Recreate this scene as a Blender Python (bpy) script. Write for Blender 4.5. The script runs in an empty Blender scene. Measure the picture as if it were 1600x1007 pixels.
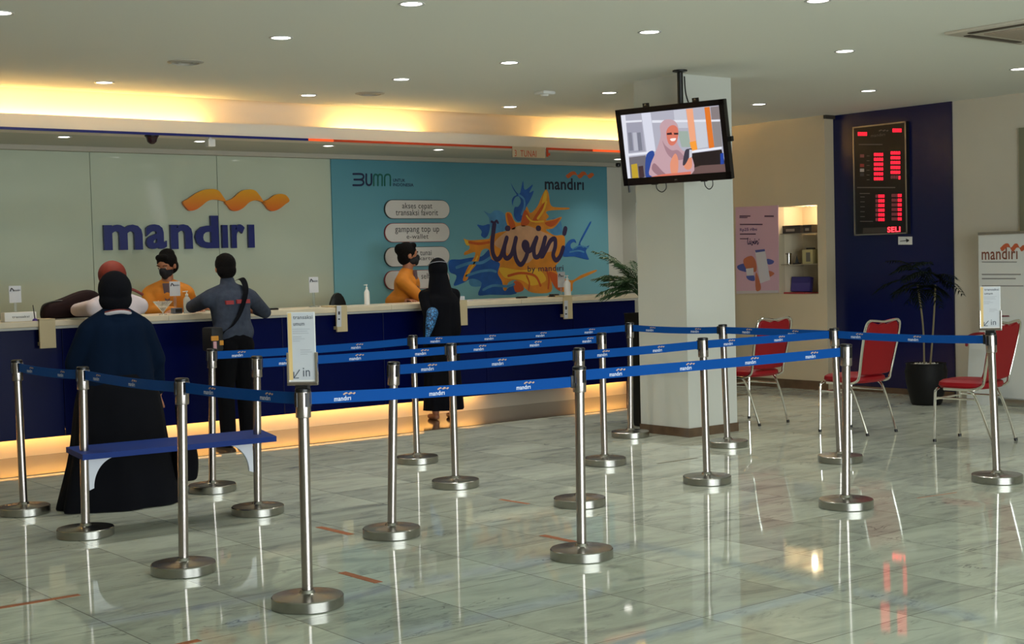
import bpy, bmesh, math, random
from mathutils import Vector, Matrix, Euler
from mathutils.geometry import delaunay_2d_cdt
random.seed(7)
C = bpy.context.scene.collection
sc = bpy.context.scene
PI = math.pi
# ------------------------------------------------------------------ camera
W, H = 1600, 1007
F_PX, YAW, PITCH, ROLL, CH = 2232.2, .6662, -.0414, -.0256, 1.5
cy, sy = math.cos(YAW), math.sin(YAW)
FW = Vector((sy*math.cos(PITCH), cy*math.cos(PITCH), math.sin(PITCH)))
R0 = Vector((cy, -sy, 0)); U0 = R0.cross(FW)
RT = R0*math.cos(ROLL)+U0*math.sin(ROLL); UP = -R0*math.sin(ROLL)+U0*math.cos(ROLL)
EYE = Vector((0, 0, CH))
cd = bpy.data.cameras.new('camera'); cam = bpy.data.objects.new('camera', cd); C.objects.link(cam)
cd.lens = 36*F_PX/W; cd.sensor_width = 36; cd.clip_end = 200
M3 = Matrix((RT, UP, -FW)).transposed()
cam.matrix_world = Matrix.Translation(EYE) @ M3.to_4x4()
sc.camera = cam
sc.view_settings.view_transform = 'Standard'; sc.view_settings.look = 'None'
sc.view_settings.gamma = 1; sc.view_settings.use_curve_mapping = False
sc.view_settings.exposure = 0.15
# ------------------------------------------------------------------ world and daylight
wd = bpy.data.worlds.new('world'); sc.world = wd; wd.use_nodes = True
wd.node_tree.nodes['Background'].inputs[0].default_value = (.55, .62, .68, 1)
wd.node_tree.nodes['Background'].inputs[1].default_value = .6
def area(name, loc, rot, sx, sz, power, col):
    l = bpy.data.lights.new(name, 'AREA'); l.shape = 'RECTANGLE'; l.size = sx; l.size_y = sz; l.energy = power; l.color = col
    o = bpy.data.objects.new(name, l); C.objects.link(o); o.location = loc; o.rotation_euler = rot
    return o
# daylight entering through the entrance doors and the windows behind the camera
for i_ in range(4):
    area('window_daylight', (.95+2.05*i_, -2.93, 1.4), (PI/2, 0, 0), 1.85, 2.6, 128, (.91, .98, 1))

def ray(x, y):
    return FW + RT*((x-W/2)/F_PX) - UP*((y-H/2)/F_PX)
def at(x, y, ax, v):                      # where the sight line of a photo pixel meets the plane X/Y/Z = v
    d = ray(x, y); t = (v-EYE[ax])/d[ax]; return EYE+d*t
class Plane:                              # a flat surface with a frame: origin, right, up, normal (towards the room)
    def __init__(s, o, r, u):
        s.o = Vector(o); s.r = Vector(r).normalized(); s.u = Vector(u).normalized(); s.n = s.r.cross(s.u)
    def px(s, x, y):
        d = ray(x, y); t = (s.o-EYE).dot(s.n)/d.dot(s.n); p = EYE+d*t-s.o
        return (p.dot(s.r), p.dot(s.u))
    def w(s, u, v, k=0.): return s.o+s.r*u+s.u*v+s.n*k
# ------------------------------------------------------------------ materials
MATS = {}
def srgb(c):
    return tuple((x/255/12.92 if x/255 <= .04045 else ((x/255+.055)/1.055)**2.4) for x in c)+(1,)
def mat(name, col, rough=.5, metal=0., noise=0., nscale=8., spec=.5, emit=None, es=0., coat=0., bump=0., trans=0., alpha=1.):
    if name in MATS: return MATS[name]
    m = bpy.data.materials.new(name); m.use_nodes = True; nt = m.node_tree; b = nt.nodes['Principled BSDF']
    c = srgb(col); b.inputs['Base Color'].default_value = c
    b.inputs['Roughness'].default_value = rough; b.inputs['Metallic'].default_value = metal
    b.inputs['Specular IOR Level'].default_value = spec; b.inputs['Coat Weight'].default_value = coat
    b.inputs['Transmission Weight'].default_value = trans; b.inputs['Alpha'].default_value = alpha
    if emit: b.inputs['Emission Color'].default_value = srgb(emit); b.inputs['Emission Strength'].default_value = es
    if noise or bump:
        tc = nt.nodes.new('ShaderNodeTexCoord'); n = nt.nodes.new('ShaderNodeTexNoise'); n.inputs['Scale'].default_value = nscale; n.inputs['Detail'].default_value = 6
        nt.links.new(tc.outputs['Object'], n.inputs['Vector'])
        if noise:
            r = nt.nodes.new('ShaderNodeValToRGB')
            r.color_ramp.elements[0].color = tuple(x*(1-noise) for x in c[:3])+(1,); r.color_ramp.elements[1].color = tuple(min(1, x*(1+noise)) for x in c[:3])+(1,)
            r.color_ramp.elements[0].position = .3; r.color_ramp.elements[1].position = .7
            nt.links.new(n.outputs['Fac'], r.inputs[0]); nt.links.new(r.outputs[0], b.inputs['Base Color'])
        if bump:
            bp = nt.nodes.new('ShaderNodeBump'); bp.inputs['Strength'].default_value = bump; bp.inputs['Distance'].default_value = .01
            nt.links.new(n.outputs['Fac'], bp.inputs['Height']); nt.links.new(bp.outputs[0], b.inputs['Normal'])
    MATS[name] = m; return m
def glow(name, col, s=1.):
    if name in MATS: return MATS[name]
    m = bpy.data.materials.new(name); m.use_nodes = True; nt = m.node_tree; b = nt.nodes['Principled BSDF']
    b.inputs['Base Color'].default_value = (.02, .02, .02, 1); b.inputs['Roughness'].default_value = .3
    b.inputs['Emission Color'].default_value = srgb(col); b.inputs['Emission Strength'].default_value = s
    MATS[name] = m; return m
def marble():
    m = bpy.data.materials.new('marble'); m.use_nodes = True; nt = m.node_tree; b = nt.nodes['Principled BSDF']; N = nt.nodes.new; L = nt.links.new
    tc = N('ShaderNodeTexCoord'); mp = N('ShaderNodeMapping'); L(tc.outputs['Object'], mp.inputs['Vector'])
    mp.inputs['Location'].default_value = (-3.619+.632*6, -3.602+.572*8, 0)
    br = N('ShaderNodeTexBrick'); br.offset = 0; br.squash = 1
    br.inputs['Scale'].default_value = 1; br.inputs['Brick Width'].default_value = .632; br.inputs['Row Height'].default_value = .572
    br.inputs['Mortar Size'].default_value = .0026; br.inputs['Mortar Smooth'].default_value = .3; br.inputs['Bias'].default_value = 0
    br.inputs['Color1'].default_value = (0, 0, 0, 1); br.inputs['Color2'].default_value = (1, 1, 1, 1); br.inputs['Mortar'].default_value = (.5, .5, .5, 1)
    L(mp.outputs[0], br.inputs['Vector'])
    # each slab's veins are shifted by the slab's own random value
    sh = N('ShaderNodeVectorMath'); sh.operation = 'MULTIPLY_ADD'; L(br.outputs['Color'], sh.inputs[0]); sh.inputs[1].default_value = (9, 5, 7); L(tc.outputs['Object'], sh.inputs[2])
    st = N('ShaderNodeMapping'); L(sh.outputs[0], st.inputs['Vector']); st.inputs['Rotation'].default_value = (0, 0, -.45); st.inputs['Scale'].default_value = (1.1, 3.2, 1)
    n1 = N('ShaderNodeTexNoise'); n1.inputs['Scale'].default_value = 1.5; n1.inputs['Detail'].default_value = 8; n1.inputs['Roughness'].default_value = .62; n1.inputs['Distortion'].default_value = 1.2
    L(st.outputs[0], n1.inputs['Vector'])
    r1 = N('ShaderNodeValToRGB'); e = r1.color_ramp.elements
    e[0].position = .28; e[0].color = srgb((148, 153, 146)); e[1].position = .62; e[1].color = srgb((200, 207, 190))
    x = r1.color_ramp.elements.new(.45); x.color = srgb((184, 190, 175))
    L(n1.outputs['Fac'], r1.inputs[0])
    st2 = N('ShaderNodeMapping'); L(sh.outputs[0], st2.inputs['Vector']); st2.inputs['Rotation'].default_value = (0, 0, -.5); st2.inputs['Scale'].default_value = (.9, 4.5, 1)
    n2 = N('ShaderNodeTexNoise'); n2.inputs['Scale'].default_value = 1.1; n2.inputs['Detail'].default_value = 5; n2.inputs['Distortion'].default_value = 2.0
    L(st2.outputs[0], n2.inputs['Vector'])
    r2 = N('ShaderNodeValToRGB'); r2.color_ramp.elements[0].position = .485; r2.color_ramp.elements[0].color = (0, 0, 0, 1); r2.color_ramp.elements[1].position = .5; r2.color_ramp.elements[1].color = (1, 1, 1, 1)
    y = r2.color_ramp.elements.new(.515); y.color = (0, 0, 0, 1)
    L(n2.outputs['Fac'], r2.inputs[0])
    mk = N('ShaderNodeTexNoise'); mk.inputs['Scale'].default_value = 2.3; L(sh.outputs[0], mk.inputs['Vector'])
    mr = N('ShaderNodeMapRange'); mr.inputs[1].default_value = .5; mr.inputs[2].default_value = .7; L(mk.outputs['Fac'], mr.inputs[0])
    mm = N('ShaderNodeMath'); mm.operation = 'MULTIPLY'; L(r2.outputs[0], mm.inputs[0]); L(mr.outputs[0], mm.inputs[1])
    mx = N('ShaderNodeMix'); mx.data_type = 'RGBA'; L(mm.outputs[0], mx.inputs[0]); L(r1.outputs[0], mx.inputs[6]); mx.inputs[7].default_value = srgb((122, 125, 120))
    # slabs differ a little
    hv = N('ShaderNodeHueSaturation'); L(mx.outputs[2], hv.inputs['Color']); mr2 = N('ShaderNodeMapRange'); mr2.inputs[3].default_value = .86; mr2.inputs[4].default_value = 1.1
    L(br.outputs['Color'], mr2.inputs[0]); L(mr2.outputs[0], hv.inputs['Value'])
    mj = N('ShaderNodeMix'); mj.data_type = 'RGBA'; L(br.outputs['Fac'], mj.inputs[0]); L(hv.outputs[0], mj.inputs[6]); mj.inputs[7].default_value = srgb((124, 122, 112))
    L(mj.outputs[2], b.inputs['Base Color'])
    b.inputs['Roughness'].default_value = .04; b.inputs['Specular IOR Level'].default_value = .32
    bp = N('ShaderNodeBump'); bp.inputs['Strength'].default_value = .05; bp.inputs['Distance'].default_value = .004; L(n1.outputs['Fac'], bp.inputs['Height'])
    return m
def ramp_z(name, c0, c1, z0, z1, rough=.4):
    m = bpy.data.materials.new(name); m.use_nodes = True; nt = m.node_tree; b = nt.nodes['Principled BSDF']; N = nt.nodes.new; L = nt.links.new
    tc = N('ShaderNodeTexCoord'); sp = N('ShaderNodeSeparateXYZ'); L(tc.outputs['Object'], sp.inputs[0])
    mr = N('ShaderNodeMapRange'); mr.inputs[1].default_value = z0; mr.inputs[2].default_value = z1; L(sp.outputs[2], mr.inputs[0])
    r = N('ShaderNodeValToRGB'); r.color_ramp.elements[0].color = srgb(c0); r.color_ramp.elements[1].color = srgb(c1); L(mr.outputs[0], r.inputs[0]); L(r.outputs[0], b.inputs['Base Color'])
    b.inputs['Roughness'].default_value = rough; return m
# ------------------------------------------------------------------ object helpers
def chain(o):
    M = Matrix.Identity(4)
    while o: M = o.matrix_basis @ M; o = o.parent
    return M
def link_mesh(name, me, m, parent=None, kind=None):
    o = bpy.data.objects.new(name, me); C.objects.link(o)
    if m is not None and not me.materials:
        for q in (m if isinstance(m, (list, tuple)) else [m]): me.materials.append(q)
    if parent: o.parent = parent
    if kind: o['kind'] = kind
    return o
def obj(name, bm, m, parent=None, kind=None, smooth=True, world=False):
    flush_strokes(bm)
    if world and parent:
        bmesh.ops.transform(bm, matrix=chain(parent).inverted(), verts=bm.verts)
    bmesh.ops.recalc_face_normals(bm, faces=bm.faces)
    me = bpy.data.meshes.new(name); bm.to_mesh(me); bm.free()
    if smooth:
        for p in me.polygons: p.use_smooth = True
        try: me.set_sharp_from_angle(angle=.6)
        except Exception: pass
    return link_mesh(name, me, m, parent, kind)
def tag(o, label, cat, group=None):
    o['label'] = label; o['category'] = cat
    if group: o['group'] = group
    return o
def thing(name, label, cat, loc=(0, 0, 0), rz=0., group=None):
    o = bpy.data.objects.new(name, None); C.objects.link(o); o.location = loc; o.rotation_euler = (0, 0, rz); o.empty_display_size = .1
    return tag(o, label, cat, group)
def box(bm, x0, x1, y0, y1, z0, z1, bev=0., M=None):
    r = bmesh.ops.create_cube(bm, size=1)
    T = Matrix.Translation(((x0+x1)/2, (y0+y1)/2, (z0+z1)/2)) @ Matrix.Diagonal((abs(x1-x0), abs(y1-y0), abs(z1-z0), 1))
    bmesh.ops.transform(bm, matrix=T, verts=r['verts'])
    if bev:
        es = list({e for v in r['verts'] for e in v.link_edges})
        rb = bmesh.ops.bevel(bm, geom=es, offset=bev, segments=2, affect='EDGES', profile=.6)
        vs = list({v for f in rb['faces'] for v in f.verts})
        if M: 
            allv = set(vs)
            for v in r['verts']:
                if v.is_valid: allv.add(v)
            bmesh.ops.transform(bm, matrix=M, verts=list(allv))
    elif M: bmesh.ops.transform(bm, matrix=M, verts=r['verts'])
    return bm
def B(*a, **k):
    bm = bmesh.new(); box(bm, *a, **k); return bm
def lathe(bm, prof, c=(0, 0, 0), seg=32, M=None):
    rings = []
    vs0 = []
    for (r, z) in prof:
        if r < 1e-6: v = bm.verts.new((c[0], c[1], c[2]+z)); rings.append([v]); vs0.append(v)
        else:
            rg = [bm.verts.new((c[0]+r*math.cos(2*PI*i/seg), c[1]+r*math.sin(2*PI*i/seg), c[2]+z)) for i in range(seg)]; rings.append(rg); vs0 += rg
    for a, b in zip(rings, rings[1:]):
        for i in range(seg):
            j = (i+1) % seg
            if len(a) == 1 and len(b) == 1: continue
            if len(a) == 1: bm.faces.new((a[0], b[i], b[j]))
            elif len(b) == 1: bm.faces.new((a[i], b[0], a[j]))
            else: bm.faces.new((a[i], b[i], b[j], a[j]))
    if M: bmesh.ops.transform(bm, matrix=M, verts=vs0)
    return bm
def smooth_path(pts, n=6, closed=False):
    P = [Vector(p) for p in pts]; out = []; k = len(P)
    rng = range(k if closed else k-1)
    for i in rng:
        if closed: p0, p1, p2, p3 = P[i-1], P[i], P[(i+1) % k], P[(i+2) % k]
        else: p0, p1, p2, p3 = P[max(i-1, 0)], P[i], P[i+1], P[min(i+2, k-1)]
        for j in range(n):
            t = j/n; out.append(.5*((2*p1)+(-p0+p2)*t+(2*p0-5*p1+4*p2-p3)*t*t+(-p0+3*p1-3*p2+p3)*t**3))
    if not closed: out.append(P[-1])
    return out
def tube(bm, pts, r, seg=8, closed=False, caps=True):
    P = [Vector(p) for p in pts]; n = len(P); rr = r if isinstance(r, (list, tuple)) else [r]*n
    T = []
    for i in range(n):
        a = P[(i-1) % n] if (closed or i > 0) else P[i]; b = P[(i+1) % n] if (closed or i < n-1) else P[i]
        d = (b-a); T.append(d.normalized() if d.length > 1e-9 else Vector((0, 0, 1)))
    ref = Vector((0, 0, 1)) if abs(T[0].z) < .9 else Vector((1, 0, 0))
    nx = T[0].cross(ref).normalized(); rings = []
    for i in range(n):
        nx = (nx-T[i]*nx.dot(T[i])).normalized(); ny = T[i].cross(nx)
        rings.append([bm.verts.new(P[i]+(nx*math.cos(2*PI*k/seg)+ny*math.sin(2*PI*k/seg))*rr[i]) for k in range(seg)])
    for i in range(n if closed else n-1):
        a, b = rings[i], rings[(i+1) % n]
        for k in range(seg): bm.faces.new((a[k], a[(k+1) % seg], b[(k+1) % seg], b[k]))
    if caps and not closed: bm.faces.new(rings[0][::-1]); bm.faces.new(rings[-1])
    return bm
def loft(bm, rings, caps=True):
    R = [[bm.verts.new(p) for p in r] for r in rings]; n = len(R[0])
    for a, b in zip(R, R[1:]):
        for k in range(n): bm.faces.new((a[k], a[(k+1) % n], b[(k+1) % n], b[k]))
    if caps: bm.faces.new(R[0][::-1]); bm.faces.new(R[-1])
    return bm
def extr_poly(bm, pl, uv, k0, k1):                   # a closed outline on a plane, from depth k0 to k1 along its normal
    if k1-k0 < 1e-5: k1 = k0
    a = [bm.verts.new(pl.w(u, v, k1)) for u, v in uv]
    f = bm.faces.new(a)
    if k1 > k0:
        b = [bm.verts.new(pl.w(u, v, k0)) for u, v in uv]; n = len(a)
        bm.faces.new(b[::-1])
        for i in range(n): bm.faces.new((a[i], b[i], b[(i+1) % n], a[(i+1) % n]))
    return bm
def print_poly(name, pl, pts, m, parent, k=.001, th=.0006, px=True, sm=False):
    bm = bmesh.new()
    for q in (pts if isinstance(pts[0][0], (list, tuple)) else [pts]):
        uv = [pl.px(*p) for p in q] if px else q
        if sm: uv = [(v.x, v.y) for v in smooth_path([(a, b, 0) for a, b in uv], 4, True)]
        if th < .002:
            n_ = len(uv); co, _, fa, *_r = delaunay_2d_cdt([Vector(p) for p in uv], [(i, (i+1) % n_) for i in range(n_)], [], 1, 1e-6)
            V = [bm.verts.new(pl.w(c.x, c.y, k+th)) for c in co]
            for f in fa: bm.faces.new([V[i] for i in f])
        else: extr_poly(bm, pl, uv, k, k+th)
    bmesh.ops.triangulate(bm, faces=[f for f in bm.faces if len(f.verts) > 4])
    return obj(name, bm, m, parent, smooth=False, world=True)
def rect(x0, y0, x1, y1): return [(x0, y0), (x1, y0), (x1, y1), (x0, y1)]
ACC = {}
def stroke(bm, pl, pts, w, k=.001, th=.0006, px=True, n=5, closed=False):
    uv = [pl.px(*p) for p in pts] if px else pts
    P = smooth_path([(a, b, 0) for a, b in uv], n, closed); N = len(P); L, R = [], []
    for i in range(N):
        d = P[min(i+1, N-1)]-P[max(i-1, 0)]; d = d.normalized() if d.length > 1e-9 else Vector((1, 0, 0)); nn = Vector((-d.y, d.x, 0))*w/2
        L.append(P[i]+nn); R.append(P[i]-nn)
    acc = ACC.setdefault(id(bm), [pl, k+th, []])[2]
    for i in range(N-1): acc.append([(p.x, p.y) for p in (R[i], R[i+1], L[i+1], L[i])])
    for e in (P[0], P[-1]): acc.append([(e.x+w/2*math.cos(a*PI/5), e.y+w/2*math.sin(a*PI/5)) for a in range(10)])
    return bm
def flush_strokes(bm):
    a = ACC.pop(id(bm), None)
    if not a: return
    pl, k, fs = a; co, fa = [], []
    for f in fs: fa.append(list(range(len(co), len(co)+len(f)))); co += [Vector(p) for p in f]
    vo, _, fo, *_r = delaunay_2d_cdt(co, [], fa, 1, 1e-6)
    V = [bm.verts.new(pl.w(c.x, c.y, k)) for c in vo]
    for f in fo: bm.faces.new([V[i] for i in f])
_tc = {}
def text_geo(body, bold=0., extrude=0.):
    key = (body, bold, extrude)
    if key not in _tc:
        cu = bpy.data.curves.new('t', 'FONT'); cu.body = body; cu.offset = bold; cu.extrude = extrude; cu.resolution_u = 3; cu.space_character = 1.04
        o = bpy.data.objects.new('t', cu); C.objects.link(o)
        dg = bpy.context.evaluated_depsgraph_get(); me = bpy.data.meshes.new_from_object(o.evaluated_get(dg))
        vs = [v.co.copy() for v in me.vertices]; fs = [tuple(p.vertices) for p in me.polygons]
        bpy.data.objects.remove(o); bpy.data.curves.remove(cu); bpy.data.meshes.remove(me)
        x0 = min(v.x for v in vs); x1 = max(v.x for v in vs); y0 = min(v.y for v in vs); y1 = max(v.y for v in vs)
        _tc[key] = ([((v.x-x0)/(x1-x0), (v.y-y0)/(y1-y0), v.z) for v in vs], fs)
    return _tc[key]
def add_text(bm, body, pl, u0, v0, u1, v1, k=.0016, bold=0., thick=0.):
    vs, fs = text_geo(body, bold, .5 if thick else 0.)
    V = [bm.verts.new(pl.w(u0+(u1-u0)*a, v0+(v1-v0)*b, k+(c+.5)*thick if thick else k)) for a, b, c in vs]
    for f in fs:
        try: bm.faces.new([V[i] for i in f])
        except Exception: pass
    return bm
def text(name, body, pl, box_px, m, parent, k=.0016, bold=0., thick=0.):
    x0, y0, x1, y1 = box_px; ym = (y0+y1)/2; xm = (x0+x1)/2
    u0 = pl.px(x0, ym)[0]; u1 = pl.px(x1, ym)[0]; v1 = pl.px(xm, y0)[1]; v0 = pl.px(xm, y1)[1]
    bm = bmesh.new(); add_text(bm, body, pl, u0, v0, u1, v1, k, bold, thick)
    return obj(name, bm, m, parent, smooth=False, world=True)
def copy_tree(o, parent=None):
    c = o.copy(); C.objects.link(c); c.parent = parent
    for ch in [x for x in C.objects if x.parent == o]: copy_tree(ch, c)
    return c
SW = [[(0, 63), (25, 46), (65, 19), (105, 3), (145, 0), (170, 9), (190, 36), (205, 61), (185, 56), (155, 51), (120, 56), (85, 83), (60, 99), (33, 104), (15, 89)],
      [(200, 61), (235, 46), (275, 11), (310, 2), (340, 6), (360, 26), (380, 56), (395, 71), (370, 59), (345, 54), (315, 63), (285, 91), (255, 105), (230, 101), (215, 83)],
      [(380, 61), (407, 49), (435, 29), (465, 23), (490, 31), (505, 56), (485, 73), (455, 96), (425, 106), (405, 96), (390, 76)]]
def swoosh(name, pl, box_px, m, parent, k=.001, th=.0006):
    x0, y0, x1, y1 = box_px
    return print_poly(name, pl, [[(x0+(x1-x0)*a/505, y0+(y1-y0)*b/106) for a, b in s] for s in SW], m, parent, k, th, sm=True)

# ------------------------------------------------------------------ shared materials
m_ceil = mat('ceiling_paint', (226, 226, 216), .9)
m_wall = mat('wall_paint', (196, 190, 174), .7, noise=.03, nscale=2)
m_cream = mat('cream_paint', (200, 186, 158), .6, noise=.03, nscale=2)
m_col = mat('pillar_paint', (204, 206, 198), .6, noise=.02, nscale=2)
m_white = mat('white_plastic', (225, 225, 222), .4)
m_paper = mat('paper', (196, 200, 206), .6)
m_navy = mat('navy_panel', (3, 12, 66), .25, spec=.12, noise=.06, nscale=1.5)
m_navyw = mat('navy_wall', (4, 15, 66), .25)
m_steel = mat('brushed_steel', (168, 160, 156), .24, 1., bump=.0)
m_steel2 = mat('steel_base', (158, 157, 150), .27, 1.)
m_chrome = mat('chrome', (225, 222, 215), .12, 1.)
m_black = mat('black_plastic', (14, 14, 15), .35)
m_belt = mat('blue_webbing', (0, 72, 150), .7, spec=.15, bump=.15, nscale=300)
m_print = mat('white_print', (206, 216, 235), .6)
m_printo = mat('tan_print', (190, 160, 140), .6)
m_stone = mat('beige_stone', (214, 202, 176), .3, noise=.06, nscale=6)
m_granite = mat('dark_granite', (84, 72, 58), .09, noise=.25, nscale=25)
m_brown = mat('brown_base', (96, 76, 58), .2, noise=.15, nscale=10)
m_red = mat('red_vinyl', (140, 5, 18), .5, spec=.3)
m_orange = mat('orange_cloth', (206, 126, 28), .75, noise=.08, nscale=12)
m_skin = mat('skin', (170, 112, 82), .5)
m_hair = mat('black_hair', (14, 11, 10), .9, noise=.3, nscale=60, spec=.15, bump=.5)
m_mask = mat('black_mask', (14, 16, 24), .8)
m_txt = mat('dark_ink', (50, 50, 60), .6)
m_navyink = mat('navy_ink', (14, 24, 84), .4)
m_glass = mat('clear_acrylic', (235, 240, 240), .05, trans=.9, alpha=.6)

# ------------------------------------------------------------------ the room
ZC, ZS = 3.03, 2.70
XR, XC, YW = 12.6, 12.45, 13.2
obj('floor', B(-4, 13.2, -3, 13.3, -.1, 0), marble(), kind='structure', smooth=False)
obj('trim_1', B(-4, 11.6, 10.61, 11.72, 0, .004), m_granite, kind='structure', smooth=False)
bm = bmesh.new(); box(bm, -4, 13.2, -3, 11.67, ZC, ZC+.1)
obj('ceiling', bm, m_ceil, kind='structure', smooth=False)
# cove over the counter: lip, lit back face, top, lower ceiling
bm = bmesh.new(); box(bm, -4, 12.45, 11.72, 11.76, ZS, 2.825); box(bm, -4, 12.45, 11.76, 12.04, ZS, ZS+.03); box(bm, -4, 12.45, 12.0, 12.04, ZS+.03, 3.4); box(bm, -4, 12.45, 11.6, 12.04, 3.4, 3.44); box(bm, -4, 12.45, 11.6, 11.66, 3.13, 3.4)
obj('trim_2', bm, mat('cove_paint', (226, 218, 206), .7), kind='structure', smooth=False)
obj('ceiling_counter', B(-4, 12.45, 12.04, 13.25, ZS, ZS+.06), mat('soffit_paint', (190, 190, 178), .85), kind='structure', smooth=False)
obj('trim_3', B(-4, 12.2, 13.1, 13.2, 2.655, 2.70), mat('soffit_trim', (176, 172, 158), .7), kind='structure', smooth=False)
m_gl = mat('backpainted_glass', (188, 198, 178), .06, noise=.03, nscale=1.2)
bm = bmesh.new(); xs = [-4, .4, 2.55, at(142, 300, 1, 13.2).x, at(340, 300, 1, 13.2).x, 8.0]
for a, b in zip(xs, xs[1:]): box(bm, a+.003, b-.003, 13.2, 13.22, 0, 2.7)
box(bm, -4, 13, 13.22, 13.3, 0, 3.4)
wb = obj('wall_back', bm, m_gl, kind='structure', smooth=False)
obj('wall_back_right', B(8.003, 12.17, 13.2, 13.22, 0, 2.7), mat('side_wall_paint', (206, 203, 190), .6), kind='structure', smooth=False)
# side wall of the counter area with a door, then the cream wall with its display niche, the navy wall, the plain wall
bm = bmesh.new(); box(bm, 12.17, 12.3, 12.95, 13.2, 0, ZS); box(bm, 12.17, 12.3, 11.9, 12.0, 0, ZS); box(bm, 12.17, 12.3, 12.0, 12.95, 2.2, ZS); box(bm, 12.17, 13.2, 11.86, 11.9, 0, 3.03)
obj('wall_side', bm, mat('side_wall_paint', (200, 198, 186), .6), kind='structure', smooth=False)
d = obj('door_1', B(12.2, 12.24, 12.0, 12.95, 0, 2.2), mat('white_door', (216, 220, 222), .4), kind='structure', smooth=False)
bm = bmesh.new(); box(bm, 12.14, 12.2, 12.86, 12.9, 1.0, 1.02); box(bm, 12.19, 12.2, 12.85, 12.91, .95, 1.1); obj('door_handle', bm, m_chrome, d)
NY0, NY1, NZ0, NZ1 = 10.335, 10.9, 1.066, 2.055
YE = 10.215
bm = bmesh.new()
box(bm, XC, XC+.1, YE, NY0, 0, ZC); box(bm, XC, XC+.1, NY1, 11.88, 0, ZC); box(bm, XC, XC+.1, NY0, NY1, 0, NZ0); box(bm, XC, XC+.1, NY0, NY1, NZ1, ZC)
box(bm, XC+.1, XC+.8, YE, YE+.08, 0, ZC)
obj('wall_right', bm, m_cream, kind='structure', smooth=False)
bm = bmesh.new(); X1 = XC+.42
box(bm, X1, X1+.02, NY0-.02, NY1+.02, NZ0-.02, NZ1+.02); box(bm, XC+.1, X1, NY0-.02, NY0, NZ0-.02, NZ1+.02); box(bm, XC+.1, X1, NY1, NY1+.02, NZ0-.02, NZ1+.02); box(bm, XC+.1, X1, NY0, NY1, NZ0-.02, NZ0); box(bm, XC+.1, X1, NY0, NY1, NZ1, NZ1+.02)
obj('wall_niche', bm, mat('niche_paint', (226, 212, 184), .6), kind='structure', smooth=False)
obj('wall_navy', B(XR, XR+.1, 8.70, YE, 0, ZC), m_navyw, kind='structure', smooth=False)
obj('wall_plain', B(XR+.02, XR+.12, -3, 8.70, 0, ZC), m_wall, kind='structure', smooth=False)
obj('door_2', B(XR-.01, XR+.03, 6.9, 7.93, 0, 2.69), mat('olive_door', (120, 120, 98), .5), kind='structure', smooth=False)
obj('trim_4', B(XC-.012, XC+.7, YE-.03, YE, 2.99, ZC), mat('dark_gap', (60, 52, 44), .6), kind='structure', smooth=False)
bm = bmesh.new(); box(bm, XC-.012, XC, YE, 11.86, 0, .10); obj('baseboard_cream', bm, m_brown, kind='structure', smooth=False)
bm = bmesh.new(); box(bm, XR-.012, XR, 8.7, YE, 0, .06); obj('baseboard_navy', bm, m_brown, kind='structure', smooth=False)
# walls behind and left of the camera, with the entrance and windows daylight comes through
m_dim = mat('far_wall_paint', (150, 140, 124), .8)
bm = bmesh.new(); box(bm, -4, 0, -3.1, -3, 0, ZC); box(bm, 8.1, 13.2, -3.1, -3, 0, ZC); box(bm, 0, 8.1, -3.1, -3, 2.72, ZC)
for i_ in range(3): box(bm, 1.90+2.05*i_, 2.05+2.05*i_-.03, -3.06, -2.98, 0, 2.72)
obj('wall_front', bm, m_dim, kind='structure', smooth=False)
obj('wall_left', B(-4.1, -4, -3, 13.3, 0, ZC), m_dim, kind='structure', smooth=False)
# pillar with its brown base
bm = bmesh.new(); box(bm, 8.512, 9.10, 8.467, 9.05, .075, ZC); obj('wall_pillar', bm, m_col, kind='structure', smooth=False)
bm = bmesh.new(); box(bm, 8.504, 9.108, 8.459, 9.058, 0, .075); obj('baseboard_pillar', bm, m_brown, kind='structure', smooth=False)

# ------------------------------------------------------------------ ceiling fittings
m_disc = glow('lamp_white', (255, 250, 240), 9.)
def downlight(x, y, z, label, r=.062, power=46., group='recessed ceiling downlights'):
    t = thing('downlight', label, 'ceiling light', (x, y, z), 0, group)
    bm = bmesh.new(); lathe(bm, [(r, .0), (r+.004, -.004), (r+.016, -.005), (r+.019, 0.), (r+.019, .0005)]); obj('trim_ring', bm, mat('lamp_ring', (190, 190, 186), .4), t)
    bm = bmesh.new(); lathe(bm, [(0, -.003), (r*.7, -.0028), (r, -.0005), (r, .002)], seg=24); obj('lamp_face', bm, m_disc, t)
    l = bpy.data.lights.new('downlight_beam', 'SPOT'); l.energy = power; l.spot_size = 2.0; l.spot_blend = .8; l.shadow_soft_size = .05; l.color = (1, .96, .9)
    o = bpy.data.objects.new('downlight_beam', l); C.objects.link(o); o.parent = t; o.location = (0, 0, -.02)
    return t
for x, y, lb in [(0, 20, 'round downlight at the top left edge of the ceiling'), (163, 129, 'round downlight just before the left end of the glowing cove'), (439, 59, 'round downlight above the mandiri wall letters, mid ceiling'), (643, 6, 'large round downlight at the very top, left of centre'), (482, 149, 'round downlight before the dark gap in the glowing cove'), (627, 124, 'round downlight just right of the round vent by the cove'), (796, 98, 'round downlight in the middle of the ceiling'), (797, 167, 'round downlight close to the cove above the blue mural'), (952, 145, 'round downlight left of the television pole'), (1015, 50, 'round downlight above and left of the pillar top'), (1278, 1, 'round downlight cut by the top edge right of centre'), (1320, 80, 'round downlight between pillar and air conditioner'), (1186, 163, 'small round downlight just right of the pillar'), (1357, 142, 'round downlight in front of the navy wall'), (1592, 108, 'round downlight at the right edge below the air conditioner')]:
    p = at(x, y, 2, ZC); downlight(p.x, p.y, ZC, lb)
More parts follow.
